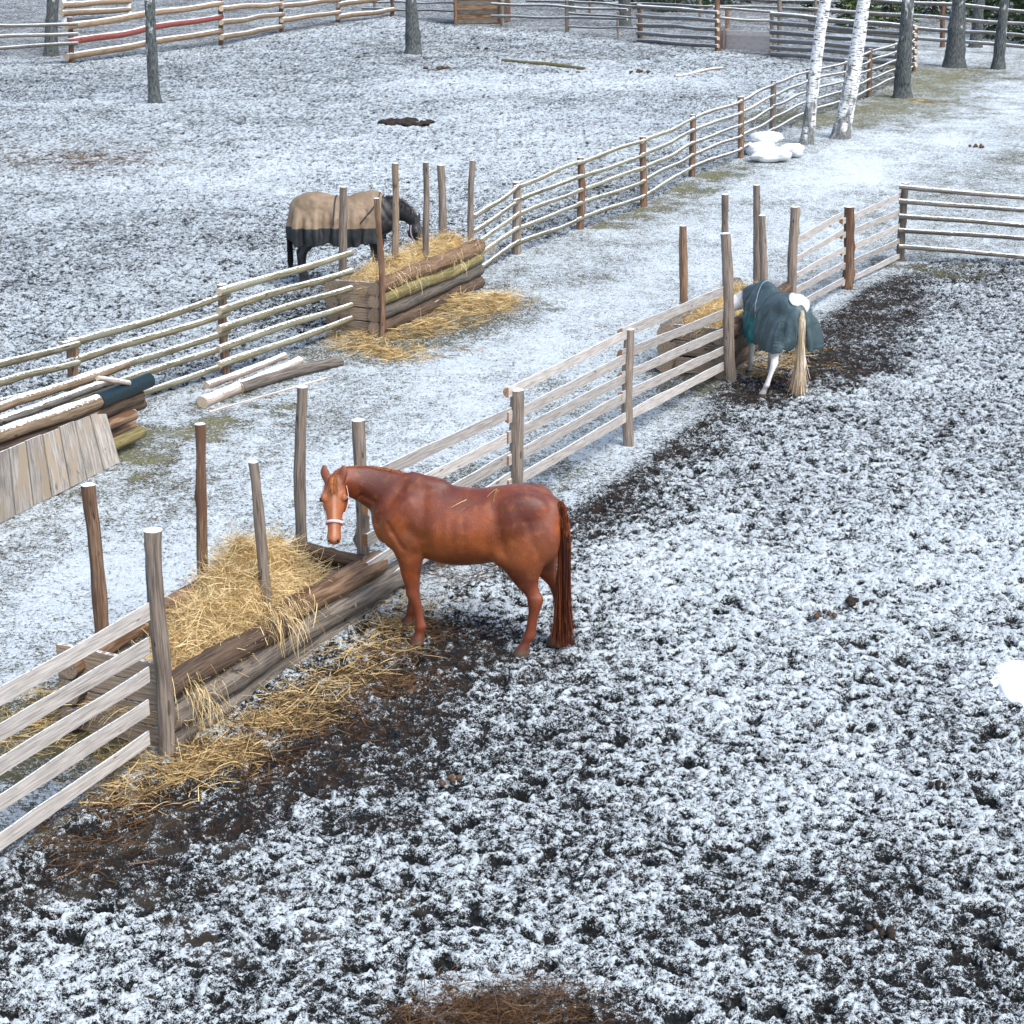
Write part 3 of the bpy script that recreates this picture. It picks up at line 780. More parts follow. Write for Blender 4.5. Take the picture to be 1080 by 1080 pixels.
# ------------------------------------------------------------------ far fences
def fence_panel(name, label, xs, rails, posts, r, mat, pmat, pr=.07, ext=.15, cols=None, Ybase=None):
    """rails: list of (y0, y1) at xs[0], xs[1]; posts: (bx, by, tx, ty)"""
    e = empty(name, G(*posts[0][:2]), label, 'fence')
    Ya = (Ybase or (G(posts[0][0], posts[0][1])[1], G(posts[-1][0], posts[-1][1])[1]))
    for i, (y0, y1) in enumerate(rails):
        a = onY(xs[0], y0, Ya[0]-.14); b = onY(xs[1], y1, Ya[1]-.14); d = (b-a)/np.linalg.norm(b-a)
        mb = MB(); tube(mb, [a-d*ext, (a+b)/2, b+d*ext], [r*1.08, r, r*.9], 10, .07, True, 6, .03, 2)
        mb.build('pole', [(cols[i] if cols else mat), M['cut']], e)
    for q in posts: post(e, *q, pr, pmat)
    return e
fence_panel('log_fence', 'thick tan log fence panel with one reddish log at the top left', (74, 231), [(27.5, 4), (44, 18), (59.5, 33)], [(75, 67, 73, 18), (233, 48, 232, -12)], .125, M['pole_tan'], M['post_brown'], .10, .2, [M['pole_tan'], M['pole_red'], M['pole_tan']])
fence_panel('log_fence', 'short log fence panel right of the tall post at the top left', (235, 297), [(9, 4), (23.5, 15), (39, 28)], [(297, 34, 297, -2)], .11, M['pole_tan'], M['post_brown'], .10, .2, Ybase=(G(233, 48)[1], G(297, 34)[1]))
fence_panel('log_fence', 'tan log fence panel between two posts left of the third tree', (299, 357), [(6, 0), (21, 13)], [(356, 23, 356, -6)], .11, M['pole_tan'], M['post_brown'], .10, .2, Ybase=(G(297, 34)[1], G(356, 24)[1]))
fence_panel('log_fence', 'last two log rails before the gap by the third tree', (357, 414), [(5, -4), (18, 10)], [(413, 17, 413, -10)], .12, M['pole_tan'], M['post_brown'], .10, .1, Ybase=(G(356, 24)[1], G(413, 17)[1]))
fence_panel('pole_fence', 'three thin snowy poles at the top left edge, ending at the first log fence post', (-120, 74), [(30, 25.5), (44.5, 36), (58, 46)], [(-60, 76, -60, 20), (-1, 26, -1, 18)][:1], .07, M['pole_far'], M['post_brown'], .07, .3, Ybase=(G(75, 67)[1]-.6, G(75, 67)[1]-.35))
fence_panel('log_fence', 'background rails between two white posts at the top left', (68, 134), [(5.5, 1.5), (14, 10)], [(67, 23, 67, -30), (136, 17, 136, -30)], .15, M['pole_tan'], M['paint_white'], .12, .2)
fence_panel('pole_fence', 'thin two rail fence behind the tree at the top, left of the plank hut', (385, 482), [(2, 3), (9, 12)], [(395, 12, 395, -8)], .05, M['pole_far'], M['post'], .07, .3, Ybase=(G(395, 12)[1], G(482, 24)[1]))
fence_panel('pole_fence', 'thin rail fence from the plank hut across the lone middle post at the top', (520, 660), [(4, 10), (17, 21), (28, 31)][:1]+[(17, 20)], [(530, 28, 530, 0), (598, 34, 598, 0)], .06, M['pole_far'], M['post'], .09, .1, Ybase=(G(525, 29)[1], G(660, 41)[1]))
fence_panel('pole_fence', 'thin rails between the lone middle post and the snowy log panel', (598, 674), [(1, 7), (14, 19), (28, 30)], [(652, 40, 652, 12)], .045, M['pole_far'], M['post'], .05, .1, Ybase=(G(598, 34)[1]+.3, G(674, 44)[1]+.3))
fence_panel('log_fence', 'five rail snowy log panel at the top, left of the pale gate', (674, 756), [(7, 13), (16.5, 22), (26.5, 31), (35, 40.5), (43, 48.5)], [(675, 44, 674, 4), (757, 54, 757, -18)], .085, M['pole_far'], M['post_brown'], .11, .1)
fence_panel('log_fence', 'long six rail log panel between the pale gate and the top right corner post', (815, 964), [(15, 28.5), (24, 37), (34, 46), (42.5, 54), (50, 61), (57, 68)], [(814, 58, 814, 12), (822, 55, 822, -6)], .085, M['pole_far'], M['post'], .09, .1, Ybase=(G(815, 60)[1], G(964, 77)[1]))
fence_panel('pole_fence', 'rails seen over the pale gate with a short dark post', (757, 816), [(8.5, 12.5), (18.5, 22)], [(767, 30, 767, 8)], .055, M['pole_far'], M['post_brown'], .10, .2, Ybase=(G(767, 44)[1]+1, G(767, 44)[1]+1))
e_ = fence_panel('pole_fence', 'four rail fence along the dark spruces at the top right corner', (860, 1180), [(-5, 19), (10, 32), (21, 46), (31, 58)], [(994, 50, 995, 2), (1100, 62, 1101, 8)], .075, M['pole_far'], M['post_brown'], .10, .3, Ybase=(G(994, 50)[1]+1.0, G(1100, 62)[1]))
fence_panel('pole_fence', 'faint background rails at the very top between the two fence gates', (560, 880), [(-6, 2), (1, 10)], [(622, 14, 622, -10), (738, 22, 738, -6), (860, 30, 860, -5)], .06, M['pole_far'], M['post'], .07, .3)
# gate
Yg = (G(757, 53)[1], G(815, 59)[1])
gt = empty('gate', G(757, 55), 'low gate of pale horizontal boards at the top of the far paddock', 'gate')
for y0, y1 in ((34, 36), (39, 41), (44, 46), (49, 51)):
    a = onY(760, y0, Yg[0]-.1); b = onY(813, y1, Yg[1]-.1); mb = MB(); slab(mb, a, b, .19, .03, (0, -1, 0), 8, True, .004); mb.build('board', [M['plank_pink'], M['cut']], gt)
for px, py in ((763, 54), (810, 58)):
    g = G(px, py)-np.array([0, .02, 0]); mb = MB(); a = g.copy(); a[2] = .05; b = g.copy(); b[2] = 1.0; slab(mb, a, b, .08, .04, (0, -1, 0), 4, True); mb.build('brace', [M['post'], M['cut']], gt)
# plank hut / feeder at the top
hut = empty('plank_shed', G(508, 26), 'small brown plank hay shed with a dark opening, at the top beside the rails', 'shed')
h0, h1 = G(481, 24), G(528, 27); hy = .5*(h0[1]+h1[1]); x0, x1 = h0[0], h1[0]; dpt = 2.0
for i in range(6):
    z = .13+i*.215
    for (a, b, f_) in (((x0, hy, z), (x1, hy, z), (0, -1, 0)), ((x1+.45, hy+dpt, z), (x1, hy, z), (1, 0, 0)), ((x0, hy+dpt, z), (x1+.4, hy+dpt, z), (0, 1, 0)), ((x0, hy, z), (x0, hy+dpt, z), (-1, 0, 0))):
        mb = MB(); slab(mb, a, b, .20, .05, f_, 6); mb.build('plank', [M['log_brown'] if i % 2 else M['log_grey'], M['board_end']], hut)
for (x, y) in ((x0, hy), (x1, hy), (x0, hy+dpt), (x1+.4, hy+dpt)):
    mb = MB(); tube(mb, [(x, y-.06, -.1), (x, y-.06, 2.5)], [.09, .08], 10); mb.build('post', [M['post_brown'], M['cut']], hut)
mb = MB(); slab(mb, (x0-.3, hy-.5, 2.5), (x1+.7, hy-.5, 2.5), .08, .05, (0, -1, 0), 4, True)
V = np.array([(x0-.4, hy-.6, 2.45), (x1+.8, hy-.6, 2.45), (x1+.8, hy+dpt+.5, 2.95), (x0-.4, hy+dpt+.5, 2.95)]); V2_ = V+np.array([0, 0, .06])
mb = MB(); mb.add(np.vstack([V, V2_]), [(3, 2, 1, 0), (4, 5, 6, 7), (0, 1, 5, 4), (1, 2, 6, 5), (2, 3, 7, 6), (3, 0, 4, 7)]); mb.build('roof', [M['log_grey']], hut, False)

# ------------------------------------------------------------------ trees
def bark(name, lo_, hi_, dark_h, white):
    m, t, b = nt(name); k = N(t); g = k.attr('gc')
    sx = k.n('ShaderNodeSeparateXYZ'); k.l(g, sx.inputs[0])
    n1 = k.noise(k.mapv(g, (6, 6, 34)), 1, 3, .6); n2 = k.noise(k.mapv(g, (30, 30, 7)), 1, 4, .65); n3 = k.noise(k.mapv(g, (5, 5, 2.4)), 1, 3)
    marks = k.ramp(n1, .54, .60)
    wh = k.mix(marks, (.74, .75, .74), (.05, .05, .05))
    dk = k.mix(k.ramp(n2, .35, .65), lo_, hi_)
    hgt = k.m('SUBTRACT', sx.outputs[2], dark_h)
    f = k.ramp(k.m('ADD', k.m('MULTIPLY', hgt, .55), k.m('MULTIPLY', k.m('SUBTRACT', n3, .5), 5.5)), -.4, .7)
    f = k.m('MULTIPLY', f, white)
    k.l(k.mix(f, dk, wh), b.inputs['Base Color']); b.inputs['Roughness'].default_value = .85
    k.bump(k.m('ADD', n2, k.m('MULTIPLY', n1, .3)), .8, .03, b)
    return m
M['birch'] = bark('white_birch_bark', (.06, .07, .07), (.24, .25, .25), .55, 1.0)
M['birch_dark'] = bark('dark_birch_bark', (.020, .028, .030), (.115, .13, .13), 3.6, .9)
M['twig'] = simple('twig_bark', (.07, .055, .05), .8)
M['moss'] = simple('moss', (.10, .14, .03), .9, .4, 40, .6)
def tree(px, py, tx, ty, wpx, wtop, label, mat, hgt=11.0, moss=False):
    g = G(px, py); dist = g[1]*cP+H*sP; r0 = wpx/2/F*dist; r1 = wtop/2/F*dist
    t = onY(tx, ty, g[1]); lean = (t-g)/max(.5, t[2])
    o = empty('birch_tree', g, label, 'tree', 'birches standing around the paddocks')
    zt = t[2]; hs = [-.1, .12, .35, .8, zt*.6+.3, zt, zt+(hgt-zt)*.5, hgt]
    rr = [r0*1.35, r0*1.12, r0*.98, r0*.92, (r0*.85+r1)/2, r1, r1*.7, r1*.25]
    pts = [g+lean*h*np.array([1, 1, 0])+np.array([0, 0, h]) for h in hs]
    pts = [np.array([p[0], p[1], h]) for p, h in zip([g+lean*h for h in hs], hs)]
    mb = MB(); tube(mb, pts, rr, 20, .05, True, 6, .03, 5); mb.build('trunk', [mat, M['cut']], o)
    mb = MB()
    for i in range(26):
        h = 4.5+(hgt-4.8)*i/26; c = g+lean*h; c[2] = h
        an = random.random()*2*PI; L = (hgt-h)*.28+.7
        d = np.array([math.cos(an), math.sin(an), .55]); e = c+d*L; m_ = (c+e)/2+np.array([0, 0, .1])
        tube(mb, [c, m_, e], [.035, .02, .008], 5, .02, False, 2)
        for j in range(6):
            s = random.uniform(.3, 1); q = c+(e-c)*s; a2 = an+random.uniform(-1, 1)
            q2 = q+np.array([math.cos(a2), math.sin(a2), random.uniform(-.5, .5)])*random.uniform(.3, .9)
            tube(mb, [q, q2], [.01, .004], 4, .02, False, 2)
    mb.build('crown', [M['twig']], o)
    return o
tree(850, 152, 871, 0, 14, 12, 'slim white birch leaning right, just above the white sacks', M['birch'])
tree(886, 146, 912, 0, 19, 13, 'white birch leaning right with a wider foot, right of the slim one', M['birch'])
tree(952, 103, 957, 0, 18, 12, 'dark barked birch in front of the fence corner post', M['birch_dark'])
tree(1006, 71, 1012, 0, 22, 13, 'thick dark birch with moss at its foot and white bark higher up', M['birch_dark'])
tree(1028, 50, 1033, 0, 13, 12, 'grey trunk behind the thick mossy birch', M['birch_dark'])
tree(1053, 73, 1060, 0, 13, 9, 'slender dark birch nearest the right edge of the picture', M['birch_dark'])
tree(164, 109, 158, 0, 13, 11, 'lone birch in front of the log fence at the top left', M['birch_dark'])
tree(54, 59, 56, 0, 15, 12, 'dark trunk behind the thin poles near the left edge', M['birch_dark'])
tree(436, 57, 434, 0, 17, 11, 'short looking birch left of the plank shed', M['birch_dark'])
tree(658, 28, 658, 0, 15, 13, 'grey trunk behind the rails left of the snowy log panel', M['birch_dark'])
tree(602, 12, 602, 0, 9, 8, 'dark trunk far behind the lone middle post at the top', M['birch_dark'])
M['needles'] = strand_mat('spruce_needles', (.012, .028, .012), (.05, .085, .025), .7)
M['needles2'] = strand_mat('spruce_needles_light', (.03, .05, .015), (.10, .14, .045), .7)
def spruce(px, py, h, w, label, mat):
    g = G(px, py); o = empty('spruce_tree', g, label, 'tree', 'young spruces behind the far fences')
    mb = MB(); tube(mb, [g+[0, 0, -.1], g+[0, 0, h]], [.07+h*.012, .01], 8, .04, False, 6); mb.build('trunk', [M['twig']], o)
    n = int(2600*max(.6, h/4)); t = RNG.random(n)**.8; an = RNG.random(n)*2*PI
    lay_ = np.floor(t*h*3.2)/(h*3.2); t = lay_+RNG.normal(0, .015, n); t = np.clip(t, .02, 1)
    an = np.round(an*1.6+t*9)/1.6-t*9/1.6+RNG.normal(0, .12, n)
    R = w*(1-t)**.8*(.75+.25*np.sin(an*3+t*20)); s = np.sqrt(RNG.random(n))*R
    p = np.stack([g[0]+np.cos(an)*s, g[1]+np.sin(an)*s, .15+t*h-s*.28], 1)
    D = np.stack([np.cos(an)+RNG.normal(0, .6, n), np.sin(an)+RNG.normal(0, .6, n), RNG.normal(-.25, .3, n)], 1)
    org = np.array([g[0], g[1], 0.])
    strands('crown', p, D, RNG.uniform(.18, .45, n), RNG.uniform(.05, .11, n), mat, o, .2, 2, RNG.random(n), .3, .3, org)
sp = [(905, 30, 3.2, 1.5, 'wide young spruce between the dark birch and the second white birch', 1), (940, 24, 3.5, 1.3, 'bright green young spruce right behind the dark birch trunk', 1), (1060, 40, 4.5, 1.7, 'dark spruce behind the slender birch near the right edge', 0), (1095, 46, 4.5, 1.8, 'dark spruce in the top right corner', 0),
      (715, 12, 4.5, 2.0, 'dark spruce above the snowy log panel', 0), (685, 8, 4.5, 1.8, 'dark spruce left of the one above the snowy log panel', 0), (760, 4, 4.5, 2.0, 'dark spruce behind the gate rails', 0), (870, 12, 5, 1.9, 'dark spruce between the two white birches', 0), (985, 14, 5, 1.8, 'dark spruce left of the thick mossy birch', 0), (835, 3, 5, 2.0, 'far spruce left of the slim white birch', 0), (1040, 18, 5, 2.0, 'far spruce behind the grey trunk', 0), (620, 2, 5, 1.8, 'far spruce above the lone middle post', 0)]
for px, py, h, w, lb, k_ in sp: spruce(px, py, h, w, lb, M['needles2'] if k_ else M['needles'])

# ------------------------------------------------------------------ small things on the ground
def lump(name, label, cat, c, sx, sy, sz, mat, rough=.25, rot=0, power=2.0, group=None, nn=40, parent=None, fr=3.5):
    u, v = np.meshgrid(np.linspace(0, 2*PI, nn, endpoint=False), np.linspace(-PI/2, PI/2, nn//2), indexing='ij')
    x, y, z = np.cos(v)*np.cos(u), np.cos(v)*np.sin(u), np.sin(v)
    s = random.random()*50
    nz = 1+rough*(pn(x*fr*.5+s, y*fr*.5+z*fr*.4+s, 3)+.5*pn(x*fr+s, y*fr-z*fr, 5))
    e = 2/power
    X = np.sign(x)*abs(x)**e*sx*nz; Yy = np.sign(y)*abs(y)**e*sy*nz; Z = z*sz*nz
    ca, sa = math.cos(rot), math.sin(rot)
    V = np.stack([X*ca-Yy*sa, X*sa+Yy*ca, Z], -1)
    I = np.arange(V.shape[0]*V.shape[1]).reshape(V.shape[:2]); J = np.roll(I, -1, 0)
    Q = np.stack([I[:, :-1], J[:, :-1], J[:, 1:], I[:, 1:]], -1).reshape(-1, 4)
    me = mesh_np(name, V.reshape(-1, 3), Q, [mat]); o = link(name, me, parent); o.location = tuple(float(a) for a in c)
    return tag(o, label, cat, group) if cat else o
def sack(px, py, z, L, w, rot, label):
    g = G(px, py); o = lump('sack', label, 'sack', (g[0], g[1], z), L, w, .17, M['sack'], .18, rot, 2.6, 'white sacks lying on the grass by the birches', 48, fr=3.0)
    return o
sack(807, 160, .34, .44, .24, .30, 'white sack lying on top, at the back of the three')
sack(812, 171, .17, .50, .28, .05, 'white sack at the front left of the three')
sack(834, 166, .17, .30, .26, -.5, 'small white sack at the right end of the three')
sack(803, 163, .14, .40, .25, .6, 'flattened white sack at the bottom left under the others')
M['dung'] = simple('dark_dung', (.03, .022, .017), .9, .6, 30, 1.0)
M['dungb'] = simple('brown_dung', (.10, .06, .035), .9, .5, 30, 1.0)
def dung(px, py, s, label, mat, k=9, group='dung piles on the frozen ground'):
    g = G(px, py); o = empty('dung_pile', g, label, 'dung', group)
    for i in range(k):
        a = random.random()*2*PI; r = s*random.random()**.6
        lump('clod', None, None, (math.cos(a)*r, math.sin(a)*r*.7, .03+.04*random.random()), s*.20, s*.17, s*.07+.015, mat, .5, a, 2, None, 14, o)
dung(430, 131, .75, 'wide dark dung heap in the middle of the far paddock', M['dung'], 26)
dung(1030, 156, .2, 'small dark dung pile on the lane near the right edge', M['dungb'], 14)
dung(508, 52, .3, 'small black dung clump below the plank shed', M['dung'], 4)
dung(462, 73, .5, 'flat brown dung smear right of the short looking birch', M['dungb'], 7)
dung(673, 77, .4, 'brown dung clump below the snowy log panel', M['dungb'], 6)
dung(870, 654, .12, 'tan dung on the snowy mud in the middle right', M['dungb'], 5)
dung(905, 640, .16, 'dark dung with a tan top right of the tan dung', M['dung'], 8)
dung(928, 990, .12, 'black dung clump in the lower right of the mud', M['dung'], 9)
dung(986, 835, .09, 'small black dung clump below the snow patch', M['dung'], 6)
dung(478, 828, .12, 'brown clods below the chestnut horse', M['dungb'], 6)
for (a, b, r, lb) in (((530, 65), (618, 74), .07, 'long thin greenish pole lying in the far paddock'), ((712, 82), (762, 73), .06, 'short snowy pole lying in the far paddock before the gate')):
    p, q = G(*a), G(*b); p[2] = q[2] = r*.7
    mb = MB(); tube(mb, [p, (p+q)/2, q], [r, r, r*.8], 10, .08, True, 6, .03, 2); tag(mb.build('pole', [M['log_green'] if a[0] < 600 else M['snowlog'], M['cut']]), lb, 'pole', 'poles lying in the far paddock')
# smooth snow patch at the right edge
sn = lump('snow_patch', None, None, (G(1100, 728)[0], G(1100, 728)[1], -.04), .42, .62, .12, M['snow'], .25, 0, 2.4, None, 70, None, 2.5)
tag(sn, kind='structure')

# ------------------------------------------------------------------ horses
def crom(K, sub):
    K = np.asarray(K, float); n = len(K); out = []
    for i in range(n-1):
        p0, p1, p2, p3 = K[max(i-1, 0)], K[i], K[i+1], K[min(i+2, n-1)]
        for j in range(sub):
            t = j/sub
            out.append(.5*((2*p1)+(-p0+p2)*t+(2*p0-5*p1+4*p2-p3)*t*t+(-p0+3*p1-3*p2+p3)*t**3))
    out.append(K[-1]); return np.array(out)
def loft(mb, C, W, U, Dn, hint, sub=4, seg=28, tp=None, fixed=None):
    """C centres, W half width, U/Dn half heights above and below, tp narrows the top"""
    n = len(C); tp = np.zeros(n) if tp is None else np.asarray(tp, float)
    K = crom(np.column_stack([C, W, U, Dn, tp]), sub)
    C = K[:, :3]; T = np.gradient(C, axis=0); T /= np.linalg.norm(T, axis=1)[:, None]
    if fixed is not None: T = np.repeat(np.array([fixed], float), len(C), 0)
    hint = np.asarray(hint, float)
    S = np.cross(hint, T); S /= np.linalg.norm(S, axis=1)[:, None]; Up = np.cross(T, S)
    th = np.arange(seg)/seg*2*PI; c, s = np.cos(th), np.sin(th)
    w = np.maximum(K[:, 3], .004)[:, None]*c[None]*(1-K[:, 6][:, None]*np.maximum(0, s)[None]**1.3)
    h = np.where(s[None] > 0, np.maximum(K[:, 4], .004)[:, None], np.maximum(K[:, 5], .004)[:, None])*s[None]
    V = C[:, None]+S[:, None]*w[..., None]+Up[:, None]*h[..., None]
    m = len(C); I = np.arange(m*seg).reshape(m, seg); J = np.roll(I, -1, 1)
    Q = np.stack([I[:-1], J[:-1], J[1:], I[1:]], -1).reshape(-1, 4)
    mb.add(V.reshape(-1, 3), Q)
    for e, fl_ in ((0, True), (m-1, False)):
        ring = V[e]; W_ = np.vstack([ring, ring.mean(0)]); idx = np.arange(seg)
        Tt = np.stack([idx, np.roll(idx, -1), np.full(seg, seg)], 1); Tt = Tt[:, ::-1] if fl_ else Tt
        mb.add(W_, T=Tt)
    return C
def ell(mb, c, r, rot=None, nn=20):
    u, v = np.meshgrid(np.linspace(0, 2*PI, nn, endpoint=False), np.linspace(-PI/2, PI/2, nn//2+1), indexing='ij')
    P = np.stack([np.cos(v)*np.cos(u)*r[0], np.cos(v)*np.sin(u)*r[1], np.sin(v)*r[2]], -1)
    if rot is not None: P = P@np.array(rot).T
    P = P+np.array(c); I = np.arange(P.shape[0]*P.shape[1]).reshape(P.shape[:2]); J = np.roll(I, -1, 0)
    mb.add(P.reshape(-1, 3), np.stack([I[:, :-1], J[:, :-1], J[:, 1:], I[:, 1:]], -1).reshape(-1, 4))
def roty(a):
    c, s = math.cos(a), math.sin(a); return [[c, 0, s], [0, 1, 0], [-s, 0, c]]
def remesh(mb, vox, smooth_it=5):
    V = np.concatenate(mb.V); Fs = []
    if mb.Q: Fs.append(np.concatenate(mb.Q))
    if mb.T: Fs.append(np.concatenate(mb.T))
    me = mesh_np('tmp', V, Fs, []); o = bpy.data.objects.new('tmp', me); COL.objects.link(o)
    r = o.modifiers.new('r', 'REMESH'); r.mode = 'VOXEL'; r.voxel_size = vox
    s = o.modifiers.new('s', 'SMOOTH'); s.factor = .5; s.iterations = smooth_it
    dg = bpy.context.evaluated_depsgraph_get(); dg.update(); ev = o.evaluated_get(dg); m2 = ev.to_mesh()
    nv = len(m2.vertices); P = np.zeros(nv*3); m2.vertices.foreach_get('co', P); P = P.reshape(-1, 3)
    Nn = np.zeros(nv*3); m2.vertices.foreach_get('normal', Nn); Nn = Nn.reshape(-1, 3)
    nl = len(m2.loops); L = np.zeros(nl, dtype=np.int32); m2.loops.foreach_get('vertex_index', L)
    lt = np.zeros(len(m2.polygons), dtype=np.int32); m2.polygons.foreach_get('loop_total', lt)
    ls = np.zeros(len(m2.polygons), dtype=np.int32); m2.polygons.foreach_get('loop_start', ls)
    q = lt == 4; Q = L[(ls[q][:, None]+np.arange(4)[None])]; t = lt == 3; T = L[(ls[t][:, None]+np.arange(3)[None])]
    ev.to_mesh_clear(); bpy.data.objects.remove(o); bpy.data.meshes.remove(me)
    return P, Nn, Q, T
def vsm(P, Q, T, it):
    """a few more rounds of averaging, returns the smoothed copy"""
    E = np.concatenate([Q[:, [0, 1]], Q[:, [1, 2]], Q[:, [2, 3]], Q[:, [3, 0]]]+([T[:, [0, 1]], T[:, [1, 2]], T[:, [2, 0]]] if len(T) else []))
    n = len(P); cnt = np.bincount(E.ravel(), minlength=n)[:, None]
    for _ in range(it):
        S = np.stack([np.bincount(np.concatenate([E[:, 0], E[:, 1]]), np.concatenate([P[E[:, 1], k], P[E[:, 0], k]]), n) for k in range(3)], 1)
        P = P*.5+.5*S/np.maximum(cnt, 1)
    return P
TORSO = np.array([  # x, top, bottom, half width, narrow top
    (-.80, 1.30, 1.06, .05, .2), (-.765, 1.37, .98, .13, .2), (-.68, 1.425, .92, .20, .15), (-.55, 1.475, .88, .25, .1), (-.38, 1.50, .85, .278, .1), (-.22, 1.475, .80, .275, .15),
    (-.05, 1.44, .76, .288, .2), (.13, 1.435, .735, .298, .2), (.30, 1.46, .74, .285, .3), (.44, 1.525, .77, .25, .5), (.55, 1.55, .80, .225, .6), (.66, 1.51, .82, .215, .45), (.77, 1.43, .86, .19, .2), (.87, 1.33, .93, .135, .1), (.92, 1.22, 1.02, .06, 0)])
def leg(mb, K, hint=(1, 0, 0)):
    K = np.asarray(K, float)
    g_ = np.interp(K[:, 2], [.0, .7, .85, 1.1], [1.16, 1.22, 1.12, 1.0])
    loft(mb, K[:, :3], K[:, 3]*g_, K[:, 4]*g_, K[:, 5]*g_, hint, 5, 18, fixed=(0, 0, -1))
def fore(mb, hx, hy, side, knee=0.0, hz_=0.0):
    sx, sy = .60, .135*side
    def L(z, w, f, b, dx=0.0):
        k = min(1, max(0, (1.0-z)/.9)); return (sx+(hx-sx)*k+dx+knee*math.exp(-((z-.46)/.2)**2), sy+(hy-sy)*k, z+hz_*k, w, f, b)
    leg(mb, [L(1.14, .07, .15, .15), L(1.0, .095, .17, .17), L(.88, .09, .125, .14, -.01), L(.76, .072, .085, .10, -.01), L(.64, .055, .068, .070), L(.54, .045, .055, .052), L(.47, .047, .056, .048, .005), L(.40, .038, .042, .042, -.004),
             L(.32, .029, .033, .036, -.008), L(.24, .030, .034, .040, -.008), L(.185, .037, .042, .048, -.005), L(.13, .032, .036, .036, .012), L(.085, .042, .046, .046, .028), L(.06, .050, .055, .052, .034), L(.0, .058, .068, .056, .042), L(-.03, .058, .068, .056, .042)])
def hind(mb, hx, hy, side, hz_=0.0):
    rx, ry = -.63, .15*side
    def L(x, z, w, f, b, y=None):
        k = min(1, max(0, (1.0-z)/.95))**.8; yy = (ry if y is None else y*side)
        return (x+(hx-rx)*k, yy+(hy-ry)*k, z+hz_*k, w, f, b)
    leg(mb, [L(-.50, 1.30, .10, .20, .22, .12), L(-.52, 1.15, .125, .25, .25, .14), L(-.51, 1.0, .125, .235, .235, .155), L(-.50, .88, .105, .19, .19, .165), L(-.52, .77, .078, .13, .135, .16), L(-.565, .67, .055, .088, .088), L(-.615, .60, .044, .058, .070), L(-.655, .545, .046, .052, .070), L(-.672, .49, .043, .052, .055), L(-.678, .43, .035, .043, .043),
             L(-.675, .34, .031, .038, .038), L(-.672, .25, .032, .037, .042), L(-.668, .19, .038, .043, .050), L(-.65, .135, .033, .037, .037), L(-.632, .085, .043, .046, .046), L(-.625, .06, .050, .055, .052), L(-.615, .0, .057, .066, .056), L(-.615, -.03, .057, .066, .056)])
def head_frame(poll, d, f):
    d = np.array(d, float); d /= np.linalg.norm(d); f = np.array(f, float); f -= d*np.dot(f, d); f /= np.linalg.norm(f)
    s = np.cross(f, d)   # horse's side
    return lambda a, b, c: np.array(poll)+d*a*.88+f*b*1.04+s*c*1.06, d, f, s
HEADK = [(-.06, .055, .045, .07), (0, .080, .062, .10), (.07, .094, .070, .135), (.14, .104, .070, .155), (.20, .103, .066, .160), (.27, .086, .060, .145), (.34, .068, .056, .110), (.42, .063, .052, .082), (.49, .062, .050, .070), (.55, .069, .052, .068), (.60, .062, .042, .058), (.625, .036, .022, .032)]
